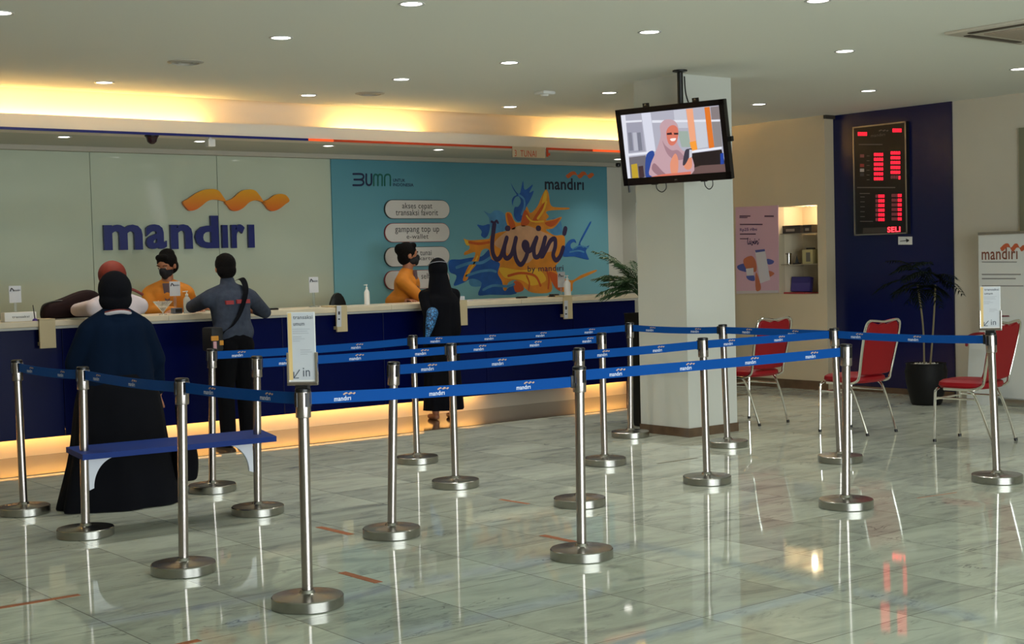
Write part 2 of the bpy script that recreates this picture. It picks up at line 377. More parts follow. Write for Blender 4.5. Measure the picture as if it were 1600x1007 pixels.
for x, y, lb in [(100, 214, 'small soffit downlight above the left end of the glass wall'), (312, 221, 'small soffit downlight beside the white camera'), (513, 228, 'small soffit downlight where the orange strip begins'), (685, 234, 'small soffit downlight above the blue mural'), (966, 249, 'small soffit downlight behind the television corner')]:
    p = at(x, y, 2, ZS); downlight(p.x, p.y, ZS, lb,   .05, 18., 'downlights in the lower ceiling')
def vent(x, y, label):
    p = at(x, y, 2, ZC); t = thing('ceiling_diffuser', label, 'vent', (p.x, p.y, ZC))
    for k, (a, b) in enumerate([(.10, .13), (.055, .085), (0.0, .035)]):
        bm = bmesh.new(); lathe(bm, [(a, -.002), (a, -.012+.003*k), (b, -.004), (b+.002, 0)], seg=32); obj('ring' if k < 2 else 'core', bm, mat('vent_paint', (176, 170, 158), .5), t)
vent(290, 97, 'round air diffuser on the ceiling, left side'); vent(578, 146, 'round air diffuser on the ceiling beside the cove')
p = at(851, 143, 2, ZC); t = thing('smoke_detector', 'small square white detector on the ceiling above the mural', 'detector', (p.x, p.y, ZC))
obj('housing', B(-.07, .07, -.07, .07, -.03, 0, bev=.012), m_white, t); bm = bmesh.new(); lathe(bm, [(0, -.045), (.03, -.043), (.04, -.03), (.04, -.028)]); obj('sensor', bm, m_white, t)
# air conditioner
t = thing('ceiling_air_conditioner', 'square cassette air conditioner set in the ceiling at top right', 'air conditioner', (9.07, 5.52, ZC))
m_ac = mat('ac_plastic', (196, 188, 174), .45)
bm = bmesh.new(); box(bm, -.47, .47, -.47, .47, -.022, 0, bev=.008); obj('panel', bm, m_ac, t)
for a in range(4):
    bm = bmesh.new(); box(bm, -.32, .32, .36, .415, -.028, -.02, bev=.003, M=Matrix.Rotation(a*PI/2, 4, 'Z')); o = obj('louvre', bm, mat('ac_slot', (70, 58, 46), .5), t)
obj('grille', B(-.28, .28, -.28, .28, -.034, -.02, bev=.006), mat('ac_grille', (168, 152, 136), .5, noise=.1, nscale=60), t)
# cove lamps: only some of the tubes work
m_tube = glow('cove_tube', (255, 204, 118), 56.)
xl = lambda x: at(x, 185, 1, 11.82).x
for a, b, lb in [(-3.8, xl(330), 'warm fluorescent tube row in the cove at left'), (xl(530), xl(668), 'warm fluorescent tube in the cove over the mural left part'), (xl(865), xl(1040), 'warm fluorescent tube in the cove beside the television')]:
    bm = bmesh.new(); tube(bm, [(a, 11.93, 2.79), (b, 11.93, 2.79)], .013); tag(obj('cove_lamp', bm, m_tube), lb, 'lamp', 'cove lamps')
# coloured strip under the lip, with the sign
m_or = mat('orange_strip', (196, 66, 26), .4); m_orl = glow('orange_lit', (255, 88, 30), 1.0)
xs_ = lambda x: at(x, 215, 1, 11.715).x
def strip(a, b, m, name, lb):
    return tag(obj(name, B(a, b, 11.705, 11.718, 2.690, 2.712), m, smooth=False), lb, 'trim strip')
strip(-4, xs_(481), mat('blue_strip', (16, 24, 110), .3), 'colour_strip', 'thin blue strip along the lower edge of the cove')
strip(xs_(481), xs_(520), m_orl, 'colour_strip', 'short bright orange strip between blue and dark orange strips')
strip(xs_(520.3), xs_(800), m_or, 'colour_strip', 'long dark orange strip above the blue mural')
bm = bmesh.new(); a = xs_(853); box(bm, a, xs_(925), 11.705, 11.718, 2.690, 2.712); box(bm, a, a+.02, 11.705, 11.718, 2.615, 2.690); box(bm, a+.02, a+.045, 11.705, 11.718, 2.63, 2.655)
tag(obj('colour_strip', bm, m_or, smooth=False), 'dark orange strip with a short drop beside the 3 TUNAI sign', 'trim strip')
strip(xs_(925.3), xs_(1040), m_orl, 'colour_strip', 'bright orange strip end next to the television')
PLL = Plane((0, 11.70, 0), (1, 0, 0), (0, 0, 1))
a, b = PLL.px(801, 240), PLL.px(852, 240)
t = thing('hanging_sign', 'small beige hanging sign reading 3 TUNAI in orange', 'sign', (a[0], 11.7, 2.6))
obj('plate', B(a[0], b[0], 11.70, 11.712, 2.60, 2.712, M=Matrix.Translation((-a[0], -11.7, -2.6))), mat('beige_plate', (196, 182, 158), .5), t)
text('lettering', '3  TUNAI', PLL, (804, 235, 838, 245), m_or, t, bold=.0)
# cctv
p = at(237, 211, 2, ZS); t = thing('dome_camera', 'dark dome camera hanging from the soffit over the counter', 'camera', (p.x, p.y, ZS))
bm = bmesh.new(); lathe(bm, [(0, 0), (.055, 0), (.055, -.02), (.048, -.03), (.04, -.06), (.02, -.078), (0, -.082)]); obj('dome', bm, mat('dome_dark', (44, 12, 26), .15), t)
bm = bmesh.new(); lathe(bm, [(.05, 0), (.062, -.002), (.062, -.014), (.05, -.018)]); obj('mount_ring', bm, m_black, t)
p = at(328, 214, 2, ZS); t = thing('bullet_camera', 'white camera hanging from the soffit above the letters', 'camera', (p.x, p.y, ZS))
obj('housing', B(-.035, .035, -.04, .04, -.09, -.02, bev=.01), m_white, t); obj('bracket', B(-.012, .012, -.012, .012, -.02, 0), m_white, t)
p = at(965, 258, 1, 13.1); t = thing('wall_camera', 'small dark camera in the corner right of the blue mural', 'camera', (p.x, 13.09, p.z))
bm = bmesh.new(); lathe(bm, [(0, .03), (.03, .02), (.036, 0), (.03, -.02), (0, -.032)], seg=20); obj('lens_ball', bm, m_black, t)
obj('bracket', B(-.03, .03, .02, .11, .02, .05, bev=.005), m_white, t)

# ------------------------------------------------------------------ big wall letters
PW = Plane((0, 13.2, 0), (1, 0, 0), (0, 0, 1))
p = at(278, 390, 1, 13.15)
t = thing('wall_logo', 'large navy mandiri wall letters with orange wave ribbon above', 'sign', (p.x, 13.19, p.z))
m_let = mat('navy_letter', (8, 26, 104), .4)
for ch, bx in [('m', (160, 351.5, 220, 391)), ('a', (225.5, 351, 257.5, 389.5)), ('n', (264, 351, 298, 389.5)), ('d', (302, 337.5, 338.5, 388.5)), ('ı', (344.5, 352, 353, 388)), ('r', (359, 351, 379.5, 388)), ('ı', (385.5, 351.5, 394.5, 387.5))]:
    text('letter', ch, PW, bx, m_let, t, k=.012, bold=.03, thick=.035)
for s in SW:
    z0 = at(330, 331, 1, 13.16).z; z1 = at(330, 296, 1, 13.16).z
    o = print_poly('ribbon', PW, [(283+166*a/505, 296+34.5*b/106) for a, b in s], None, t, .012, .035, sm=True)
    o.data.materials.append(ramp_z('ribbon_orange', (216, 96, 22), (226, 160, 20), z0-p.z, z1-p.z))

# ------------------------------------------------------------------ mural
PM = Plane((0, 13.18, 0), (1, 0, 0), (0, 0, 1))
x0 = PM.px(520, 350)[0]; x1 = PM.px(950, 350)[0]; zt = 2.66
t = thing('wall_mural', 'large sky blue poster mural with orange and blue paint splash', 'mural', (x0, 13.19, .9))
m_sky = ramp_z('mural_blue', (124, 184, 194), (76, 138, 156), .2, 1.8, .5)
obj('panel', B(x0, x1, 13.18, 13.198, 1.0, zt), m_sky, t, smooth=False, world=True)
S = lambda pts, ox=700, oy=250, k=4.577: [(ox+a/k, oy+b/k) for a, b in pts]
ORG = [(110, 565), (160, 575), (290, 565), (300, 545), (360, 520), (430, 500), (415, 440), (412, 380), (450, 380), (470, 430), (500, 450), (540, 430), (560, 335), (590, 380), (640, 330), (665, 270), (698, 212), (718, 240), (735, 325), (790, 340), (862, 342), (855, 355), (735, 362), (700, 375), (720, 405), (700, 432), (755, 425), (812, 408), (790, 450), (750, 490), (700, 500), (760, 540), (830, 545), (830, 640), (800, 720), (770, 760), (790, 820), (880, 862), (950, 825), (1050, 788), (1056, 800), (950, 850), (895, 880), (885, 940), (820, 945), (770, 920), (740, 865), (735, 945), (600, 950), (530, 900), (480, 860), (430, 880), (418, 930), (398, 932), (385, 870), (355, 810), (370, 740), (310, 710), (290, 640), (240, 650), (215, 730), (160, 800), (135, 860), (105, 858), (140, 770), (185, 700), (190, 660), (120, 682), (118, 660), (150, 640), (150, 610)]
BL1 = [(10, 720), (90, 712), (160, 700), (240, 690), (300, 640), (340, 720), (372, 742), (356, 810), (386, 870), (400, 935), (470, 880), (492, 868), (486, 958), (300, 965), (215, 966), (240, 880), (170, 850), (110, 880), (40, 900), (60, 830), (10, 800)]
BL2 = [(448, 165), (470, 205), (495, 238), (515, 235), (535, 150), (548, 215), (606, 176), (580, 235), (612, 222), (585, 290), (550, 350), (545, 410), (500, 442), (470, 400), (475, 340), (500, 335), (520, 300), (505, 262), (480, 268), (465, 300), (462, 330), (455, 290), (470, 262), (490, 250), (465, 210)]
BL3 = [(207, 465), (250, 470), (298, 462), (288, 530), (262, 560), (235, 540), (240, 510)]
BL4 = [(255, 365), (300, 385), (340, 360), (400, 385), (425, 470), (390, 515), (330, 545), (300, 460), (290, 410)]
BL5 = [(822, 690), (835, 620), (868, 575), (903, 568), (916, 595), (896, 588), (876, 605), (882, 633), (920, 630), (950, 560), (1010, 450), (1020, 455), (965, 560), (945, 600), (967, 628), (1010, 612), (985, 650), (998, 690), (1000, 715), (900, 692)]
BL6 = [(150, 860), (210, 800), (260, 790), (300, 850), (250, 900), (170, 905)]
mb = mat('splash_blue', (20, 88, 168), .5, noise=.3, nscale=5); mb2 = mat('splash_paleblue', (74, 140, 186), .5, noise=.2, nscale=6); mo = mat('splash_orange', (226, 142, 38), .5, noise=.22, nscale=4)
print_poly('splash', PM, S(BL4), mb2, t, .0005, sm=True); print_poly('splash', PM, S(BL6), mb2, t, .0005, sm=True)
print_poly('splash', PM, S([(745, 420), (800, 430), (815, 520), (760, 540), (720, 490)]), mb2, t, .0005, sm=True)
print_poly('splash', PM, S(BL1), mb, t, .0012, sm=True)
print_poly('splash', PM, S(ORG), mo, t, .002, sm=True)
print_poly('splash', PM, S(BL2), mb, t, .003, sm=True); print_poly('splash', PM, S(BL3), mb, t, .003, sm=True); print_poly('splash', PM, S(BL5), mb, t, .003, sm=True)
mo2 = mat('splash_deep_orange', (204, 88, 26), .5); mo3 = mat('splash_yellow', (240, 188, 50), .5); mp_ = mat('splash_peach', (214, 164, 124), .5, noise=.15, nscale=6)
for q, m in [([(600, 450), (620, 400), (690, 300), (700, 330), (650, 400), (640, 440)], mo2), ([(690, 450), (760, 432), (800, 415), (770, 460), (730, 480)], mo2), ([(420, 385), (450, 400), (480, 470), (470, 500), (440, 480)], mo2), ([(545, 360), (580, 400), (575, 460), (520, 470)], mo2), ([(470, 870), (520, 880), (540, 930), (480, 945)], mo2), ([(720, 800), (790, 830), (820, 930), (775, 925), (735, 860)], mo2),
             ([(115, 570), (140, 580), (150, 610), (130, 610)], mo3), ([(690, 225), (705, 230), (700, 290), (670, 310)], mo3), ([(370, 770), (520, 790), (640, 780), (700, 860), (600, 900), (520, 860), (430, 850), (390, 830)], mo3),
             ([(480, 480), (560, 470), (640, 500), (760, 560), (770, 640), (640, 680), (560, 740), (460, 690), (380, 640), (330, 600), (380, 540)], mp_)]:
    print_poly('splash', PM, S(q), m, t, .0038, sm=True)
for pts_, w_, m in [([(60, 770), (150, 740), (240, 735), (300, 700)], .035, mb2), ([(130, 830), (220, 800), (300, 790), (340, 800)], .03, mb2), ([(250, 930), (320, 900), (420, 905), (470, 890)], .03, mb2), ([(870, 660), (930, 650), (970, 660)], .02, mb2), ([(505, 250), (540, 280), (545, 330), (525, 390)], .025, mb2), ([(1000, 630), (940, 615), (890, 640)], .015, mb2),
                   ([(430, 830), (520, 810), (620, 830), (660, 900)], .03, mo2), ([(700, 780), (720, 850), (715, 920)], .025, mo2), ([(150, 590), (220, 600), (290, 590)], .03, mo2), ([(560, 830), (580, 880), (575, 930)], .02, mo2), ([(700, 300), (680, 360), (640, 420)], .03, mo3), ([(560, 400), (600, 440), (680, 440)], .02, mo3), ([(210, 690), (180, 750), (125, 830)], .02, mo3)]:
    bm = bmesh.new(); stroke(bm, PM, [(700+a/4.577, 250+b/4.577) for a, b in pts_], w_, .0044); obj('splash_streak', bm, m, t, smooth=False, world=True)
m_liv = mat('purple_ink', (52, 34, 74), .5)
LIV = [[(330, 462), (322, 520), (314, 600), (320, 670), (345, 712), (375, 692), (400, 620), (418, 560)], [(418, 558), (402, 620), (400, 680), (420, 705), (450, 680), (470, 620), (484, 562)], [(484, 560), (472, 630), (485, 710), (518, 750), (550, 710), (568, 650), (565, 600), (545, 590), (538, 618), (560, 652), (590, 645), (612, 600), (630, 560)], [(632, 558), (612, 630), (618, 690), (645, 690), (670, 640), (692, 560)], [(694, 556), (680, 620), (668, 695), (700, 640), (730, 580), (762, 566), (765, 620), (750, 680), (770, 718), (800, 690), (822, 628)]]
def livin(pl, parent, f, w, k):
    bm = bmesh.new()
    for s in LIV: stroke(bm, pl, [f(a, b) for a, b in s], w, k)
    for c in ((425, 490), (645, 490)): stroke(bm, pl, [f(c[0]-4, c[1]), f(c[0]+4, c[1])], w*1.15, k)
    stroke(bm, pl, [f(838, 492), f(830, 526)], w*1.1, k); stroke(bm, pl, [f(310, 442), f(330, 450), f(345, 436), f(355, 450)], w*.5, k)
    return obj('script_logo', bm, m_liv, parent, smooth=False, world=True)
livin(PM, t, lambda a, b: (700+a/4.577, 250+b/4.577), .058, .005)
text('small_print', 'by mandıri', PM, (824, 415, 880, 427), m_liv, t, .0055, bold=.005)
text('small_logo', 'mandırı', PM, (851, 278.5, 912, 297), mat('black_navy_ink', (8, 14, 40), .5), t, .002, bold=.02)
swoosh('small_ribbon', PM, (884, 268, 928, 279), mat('ribbon_print', (206, 96, 36), .5), t, .002)
# BUMN mark
bm = bmesh.new(); q = lambda pts: [(520+a/4.796, 250+b/4.796) for a, b in pts]
for s in ([(152, 106), (205, 106), (224, 112), (230, 127), (222, 142), (205, 148)], [(160, 148), (205, 148)], [(205, 148), (222, 154), (230, 170), (222, 184), (205, 190), (152, 190)], [(250, 108), (250, 165), (257, 184), (270, 190), (283, 184), (289, 165), (289, 108)]): stroke(bm, PM, q(s), .022, .002)
obj('navy_mark', bm, mat('mark_navy', (12, 26, 66), .5), t, smooth=False, world=True)
bm = bmesh.new()
for s in ([(306, 192), (306, 130), (313, 112), (322, 110), (334, 116), (337, 130), (337, 192)], [(337, 130), (343, 114), (354, 110), (366, 116), (369, 130), (369, 192)], [(388, 192), (388, 132), (396, 114), (410, 110), (424, 114), (430, 132), (430, 192)]): stroke(bm, PM, q(s), .02, .002)
obj('green_mark', bm, mat('mark_green', (10, 96, 84), .5), t, smooth=False, world=True)
text('mark_text', 'UNTUK', PM, (614, 279.5, 633, 284.5), MATS['mark_navy'], t, .002, bold=.02); text('mark_text', 'INDONESIA', PM, (614, 286.5, 646, 291.5), MATS['mark_navy'], t, .002, bold=.02)
# white rounded boards on the mural
def pill(y0, y1, lines, lb, red=False):
    g = thing('rounded_sign', lb, 'sign', (PM.px(600, 330)[0], 13.17, PM.px(650, (y0+y1)/2)[1]), 0, 'rounded text boards on the mural')
    (ua, va), (ub, vb) = PM.px(600, (y0+y1)/2), PM.px(700, (y0+y1)/2); v1 = PM.px(650, y0)[1]; v0 = PM.px(650, y1)[1]; r = (v1-v0)/2
    def outline(e):
        return [(ub-r+(r+e)*math.cos(a), (v0+v1)/2+(r+e)*math.sin(a)) for a in [PI*i/12-PI/2 for i in range(13)]]+[(ua+r+(r+e)*math.cos(a), (v0+v1)/2+(r+e)*math.sin(a)) for a in [PI*i/12+PI/2 for i in range(13)]]
    print_poly('edge', PM, outline(.006), mat('red_edge', (150, 60, 62), .5) if red else mat('grey_edge', (70, 70, 66), .5), g, .004, .02, px=False)
    print_poly('board', PM, outline(0), mat('board_white', (214, 210, 204), .5), g, .006, .022, px=False)
    for s, bx in lines: text('lettering', s, PM, bx, mat('board_ink', (70, 68, 66), .6), g, .0295, bold=.004)
pill(313.6, 341.5, [('akses cepat', (626, 317.5, 673, 329)), ('transaksi favorit', (616, 327.5, 682, 337))], 'white rounded board reading akses cepat transaksi favorit')
pill(349.7, 377.8, [('gampang top up', (615, 355, 684, 366)), ('e-wallet', (633, 366, 667, 373.5))], 'white rounded board with red edge reading gampang top up', True)
pill(386.6, 415.8, [('tarik tunai', (634, 391, 672, 399.5)), ('tanpa kartu', (624, 401, 675, 409))], 'white rounded board half hidden behind the right teller, reading tunai kartu')
pill(423, 451, [('self', (656, 427, 669, 436))], 'lowest white rounded board between teller and woman in black', True)

# ------------------------------------------------------------------ counter
YF = 11.6; XE = 10.86
ct = thing('service_counter', 'long navy blue bank counter with beige stone top and glowing plinth', 'counter', (3, YF, 0))
def W_(name, bm, m, p=ct, **k): return obj(name, bm, m, p, world=True, smooth=False, **k)
jx = [-3.98, 1.2, 2.6, at(98, 560, 1, YF).x, at(235, 560, 1, YF).x, at(442, 560, 1, YF).x, at(600, 560, 1, YF).x, at(760, 560, 1, YF).x, 9.95, XE]
for a, b in zip(jx, jx[1:]):
    W_('front_panel', B(a+.002, b-.002, YF, YF+.03, .16, 1.06, bev=.003), m_navy)
bm = bmesh.new(); box(bm, -3.98, XE-.04, YF+.03, YF+.07, .22, 1.05); box(bm, XE-.04, XE, YF+.03, YF+.6, 0, 1.05); W_('carcass', bm, mat('counter_core', (18, 22, 50), .6))
W_('plinth', B(-3.98, XE-.04, YF+.13, YF+.15, .004, .22), mat('plinth_white', (226, 214, 196), .45))
bm = bmesh.new()
for a, b in zip([-3.98, 3.1, 5.3, 7.6, 9.2], [3.1, 5.3, 7.6, 9.2, XE+.03]): box(bm, a+.001, b-.001, YF-.06, YF+.52, 1.075, 1.125, bev=.006)
W_('worktop', bm, m_stone)
W_('edge_strip', B(-3.98, XE+.01, YF-.045, YF-.02, 1.055, 1.075), mat('pale_metal_edge', (196, 196, 190), .3))
W_('inner_desk', B(-3.98, XE-.1, YF+.52, YF+.68, .70, .74), mat('desk_laminate', (150, 140, 118), .5))
m_led = glow('counter_led', (255, 190, 100), 42.)
cx = lambda x: at(x, 625, 1, YF).x
for a, b in [(-3.98, cx(757)), (cx(912), XE-.06)]:
    W_('light_strip', B(a, b, YF+.045, YF+.06, .205, .213), m_led)
m_fin = mat('beige_fin', (196, 180, 142), .5)
for xa, xb, ya, yb in [(62, 87, 487, 545), (526, 542, 472, 519), (716, 729.5, 458, 509), (881, 893.5, 463, 499)]:
    a = at(xa, yb, 1, YF-.07); b = at(xb, yb, 1, YF-.07)
    bm = bmesh.new(); box(bm, a.x, b.x, YF-.085, YF-.062, a.z, 1.135); box(bm, a.x, b.x, YF-.085, YF+.2, 1.127, 1.14); box(bm, a.x+.01, b.x-.01, YF-.062, YF-.001, a.z+.02, a.z+.05)
    W_('divider_bracket', bm, m_fin)
# small printed notice on the second bracket, one on the last
PF = Plane((0, YF-.087, 0), (1, 0, 0), (0, 0, 1))
for bx, lb in [((526, 478, 533, 511), 'narrow white notice clipped to beige bracket near the phones'), ((881.5, 470, 887, 498), 'narrow white notice on the beige bracket at right end')]:
    a = PF.px(bx[0], bx[3]); b = PF.px(bx[2], bx[1]); g = thing('notice', lb, 'notice', (a[0], YF-.088, a[1]))
    print_poly('card', PF, rect(*bx), m_paper, g, .001, .003)
    cxm = (bx[0]+bx[2])/2
    print_poly('printed_mark', PF, [rect(cxm-1.5, bx[1]+9, cxm+1.2, bx[1]+14), rect(cxm-1.5, bx[1]+20, cxm+1.2, bx[1]+22)], m_txt, g, .0045)

# ------------------------------------------------------------------ things on the counter
ZT = 1.126
def on_top(x, y_px, Y=None):                # a point on the worktop below a photo pixel column
    p = at(x, 470, 1, Y or YF+.2); return Vector((p.x, Y or YF+.2, ZT))
def tent_sign(x, ytop, w, h, lb, Y):
    p = on_top(x, 0, Y); z1 = at(x, ytop, 1, Y).z; t = thing('counter_sign', lb, 'sign', p, 0, 'small white stand signs on the counter')
    z1 -= ZT
    obj('card', B(-w/2, w/2, -.002, .004, max(.0, z1-h), z1), m_paper, t, smooth=False)
    obj('stand', B(-w*.45, w*.45, -.02, .03, 0, .012, bev=.003), m_glass, t); obj('upright', B(-.012, .012, .004, .01, .01, z1-.02), m_glass, t)
    pl = Plane(Vector(p)+Vector((0, -.003, 0)), (1, 0, 0), (0, 0, 1)); bm = bmesh.new(); add_text(bm, 'mandırı', pl, -w*.1, z1-h*.32, w*.42, z1-h*.2, .001, .02); obj('logo_print', bm, m_txt, t, smooth=False, world=True)
    bm = bmesh.new(); stroke(bm, pl, [(-w*.4, z1-h*.3), (-w*.3, z1-h*.14), (-w*.18, z1-h*.22), (-w*.12, z1-h*.3)], w*.09, .001, px=False); obj('logo_swirl', bm, m_txt, t, smooth=False, world=True)
tent_sign(24, 447, .10, .14, 'white stand sign at the far left end of the counter', YF+.3)
tent_sign(274, 440, .10, .13, 'white stand sign in front of the left teller', YF+.3)
tent_sign(491, 433, .10, .15, 'white stand sign on the counter right of the man in grey', YF+.3)
tent_sign(878, 425, .10, .17, 'white stand sign behind the large pump bottle', YF+.42)
# holder box with printed strip
p = on_top(28, 0, YF+.02); t = thing('paper_holder', 'low white tray with printed strip at the left end of the counter', 'paper holder', p)
obj('tray', B(-.13, .13, -.05, .05, 0, .075, bev=.006), m_white, t)
pl = Plane(p+Vector((0, -.051, 0)), (1, 0, 0), (0, 0, 1)); bm = bmesh.new(); add_text(bm, 'transaksi', pl, -.07, .03, .07, .048, .001, .01); obj('lettering', bm, m_txt, t, smooth=False, world=True)
p = on_top(42, 0, YF-.03); t = thing('pen', 'purple ended counter pen leaning beside the white tray', 'pen', p+Vector((.06, 0, 0)))
bm = bmesh.new(); lathe(bm, [(0, 0), (.022, 0), (.02, .012), (.008, .02), (0, .022)], seg=16); obj('pen_base', bm, mat('purple', (74, 46, 130), .4), t)
bm = bmesh.new(); tube(bm, [(0, 0, .018), (-.012, 0, .13)], [.005, .003], 8); obj('barrel', bm, m_black, t)
# clear funnel bowl
p = on_top(254, 0, YF+.05); t = thing('clear_bowl', 'clear cone shaped bowl on a stem in front of the left teller', 'bowl', p)
bm = bmesh.new(); lathe(bm, [(.035, 0), (.035, .006), (.008, .012), (.008, .025), (.085, .115), (.09, .118), (.078, .108), (.012, .035), (0, .034)], seg=24); obj('bowl', bm, m_glass, t)
bm = bmesh.new(); lathe(bm, [(0, .036), (.02, .045), (.035, .065), (.02, .075), (0, .078)], seg=12); obj('sweets', bm, mat('wrapped_sweets', (150, 140, 130), .3, noise=.4, nscale=60), t)
def bottle(x, Y, h, r, lb, m, pump=True, s=1.):
    p = on_top(x, 0, Y); t = thing('pump_bottle', lb, 'bottle', p, 0, 'hand sanitiser bottles on the counter')
    bm = bmesh.new(); lathe(bm, [(0, 0), (r, 0), (r*1.02, .005), (r, h*.62), (r*.6, h*.72), (r*.38, h*.76), (r*.38, h*.8)], seg=20); obj('body', bm, m, t)
    bm = bmesh.new(); lathe(bm, [(r*.42, h*.78), (r*.42, h*.86), (r*.15, h*.87), (r*.15, h*.95), (r*.4, h*.96), (r*.4, h), (0, h)], seg=16); box(bm, -r*1.2, 0, -r*.14, r*.14, h*.955, h*.99); obj('pump', bm, m_white, t)
bottle(292, YF+.15, .2, .032, 'clear pump bottle beside the man in grey', mat('clear_gel', (205, 212, 210), .1, trans=.5))
bottle(573.5, YF+.25, .2, .026, 'slim white spray bottle left of the right teller', m_white)
bottle(887, YF+.12, .225, .036, 'large white pump bottle at the right part of the counter', m_white)
p = on_top(277, 0, YF+.2); t = thing('card_reader', 'small grey card reader before the left teller', 'card reader', p)
obj('body', B(-.04, .04, -.02, .06, 0, .05, bev=.008), mat('grey_plastic', (84, 88, 100), .4), t); obj('keypad', B(-.03, .03, -.023, -.018, .012, .04), m_black, t)
for x, Y, lb in [(423, YF-.0, 'black telephone handset lying by the elbow of the man in grey'), (815, YF+.15, 'small dark phone lying on the counter before the mural splash'), (866, YF+.1, 'small dark stapler on the counter left of the pump bottle')]:
    p = on_top(x, 0, Y); t = thing('phone' if 'stapler' not in lb else 'stapler', lb, 'phone' if 'stapler' not in lb else 'stapler', p, .3)
    obj('body', B(-.07, .07, -.03, .03, 0, .014, bev=.005), m_black, t); obj('screen' if 'stapler' not in lb else 'arm', B(-.06, .06, -.024, .024, .014, .017 if 'stapler' not in lb else .03, bev=.001), mat('dark_glass', (30, 34, 40), .1), t)
p = on_top(722, 0, YF+.1); t = thing('paper_slip', 'white paper slip under the hand of the woman in black', 'paper', p, .15)
obj('sheet', B(-.1, .09, -.07, .07, 0, .006, bev=.002), m_paper, t); obj('fold', B(-.095, -.02, -.06, .06, .006, .05, bev=.004), m_paper, t)
# bag lying on the counter at left
t = thing('handbag', 'dark brown handbag lying on the counter beside the white shirt', 'bag', on_top(113, 0, YF+.12))
m_bag = mat('dark_leather', (34, 18, 20), .85, spec=.2)
bm = bmesh.new(); loft(bm, [[(x, y*s, .0+z*s2) for y, z in [(-.08, 0), (.08, 0), (.1, .06), (.07, .13), (-.07, .13), (-.1, .06)]] for x, s, s2 in [(-.27, .5, .6), (-.24, .9, 1.15), (-.1, 1.05, 1.3), (.06, 1.0, 1.9), (.2, .9, 1.9), (.26, .5, 1.3)]]); o = obj('bag_body', bm, m_bag, t)
md = o.modifiers.new('s', 'SUBSURF'); md.levels = md.render_levels = 2
bm = bmesh.new(); tube(bm, smooth_path([(-.27, 0, .08), (-.25, -.03, .13), (-.14, -.05, .155), (-.05, -.06, .14)], 6), .006); obj('strap', bm, mat('bag_edge', (60, 60, 52), .4), t)
# chair back behind the counter
t = thing('office_chair', 'black rounded office chair back just showing above the counter', 'chair', (at(527, 460, 1, 12.6).x, 12.6, 0))
bm = bmesh.new(); loft(bm, [[(math.cos(a)*rx, y, 1.0+math.sin(a)*rz) for a in [2*PI*i/20 for i in range(20)]] for y, rx, rz in [(-.03, .08, .18), (-.02, .105, .24), (.02, .105, .24), (.035, .08, .18)]]); obj('backrest', bm, m_black, t)
bm = bmesh.new(); lathe(bm, [(0, .44), (.22, .45), (.24, .48), (.2, .52), (0, .53)], c=(0, -.2, 0)); obj('seat', bm, m_black, t)
bm = bmesh.new(); tube(bm, [(0, -.2, .05), (0, -.2, .45)], .03); [tube(bm, [(0, -.2, .08), (.28*math.cos(a), -.2+.28*math.sin(a), .03)], .018) for a in [2*PI*i/5 for i in range(5)]]; tube(bm, [(0, -.1, .46), (0, .02, .6), (0, .03, .85)], .02); obj('pedestal', bm, m_black, t)

# ------------------------------------------------------------------ stanchions
PH = .972
POST = dict(a=(26, 38, 563, 803), b=(129, 134, 570, 838), c=(284, 287, 588, 895), d=(473, 481, 600, 948), e=(331, 332, 545, 768), f=(401, 403, 558, 803), g=(615, 612, 566, 838), h=(645, 652, 526, 723), i=(705, 712, 537, 761), j=(905, 909, 573, 872), k=(905, 906, 545, 790), l=(940, 945, 521, 726), m=(984, 985, 507, 683), n=(1098, 1105, 527, 755), o=(1129, 1137, 506, 698), p=(1303, 1313, 513, 722), q=(1322, 1322, 538, 793), r=(1548, 1558, 520, 753))
LB = dict(a='steel queue post nearest the left edge of the hall', b='steel queue post holding the left end of the blue shelf board', c='steel queue post standing in front of the woman in navy', d='nearest steel queue post, carrying a framed notice at lower left', e='steel queue post just right of the woman in navy, before the glowing plinth', f='steel queue post holding the right end of the blue shelf board', g='steel queue post right of the framed notice post, middle rows', h='steel queue post in the back row beside the woman in black', i='steel queue post right of centre left, third row, below the woman in black', j='large near steel queue post left of the pillar', k='steel queue post directly behind the large near centre post', l='steel queue post between the centre post and the pillar', m='farthest steel queue post in front of the tall black planter', n='steel queue post in front of the pillar', o='steel queue post at the right side of the pillar', p='steel queue post just behind another one, before the middle red chair', q='near steel queue post on the right, before the middle red chair', r='steel queue post with framed notice at the right edge')
POS, TOP = {}, {}
proto = thing('queue_post', '', 'queue post')
bm = bmesh.new(); lathe(bm, [(0, 0), (.155, 0), (.16, .004), (.16, .046), (.156, .051), (.05, .056), (.036, .062), (.03, .075), (.026, .076)], seg=64); obj('base', bm, m_steel2, proto)
bm = bmesh.new(); lathe(bm, [(.0245, .06), (.0245, .845)], seg=32); obj('pole', bm, m_steel, proto)
bm = bmesh.new(); lathe(bm, [(.0245, .84), (.033, .842), (.034, .848), (.034, .955), (.033, .958)], seg=32); obj('belt_head', bm, m_steel, proto)
bm = bmesh.new(); lathe(bm, [(.035, .955), (.035, .968), (.028, .972), (0, .973)], seg=32); obj('cap', bm, m_black, proto)
bm = bmesh.new()
for a in range(4):
    M = Matrix.Rotation(a*PI/2, 4, 'Z'); box(bm, .030, .038, -.009, .009, .89, .953, M=M)
obj('belt_slots', bm, m_black, proto)
RIGHT = Vector((RT.x, RT.y, 0)).normalized()
first = True
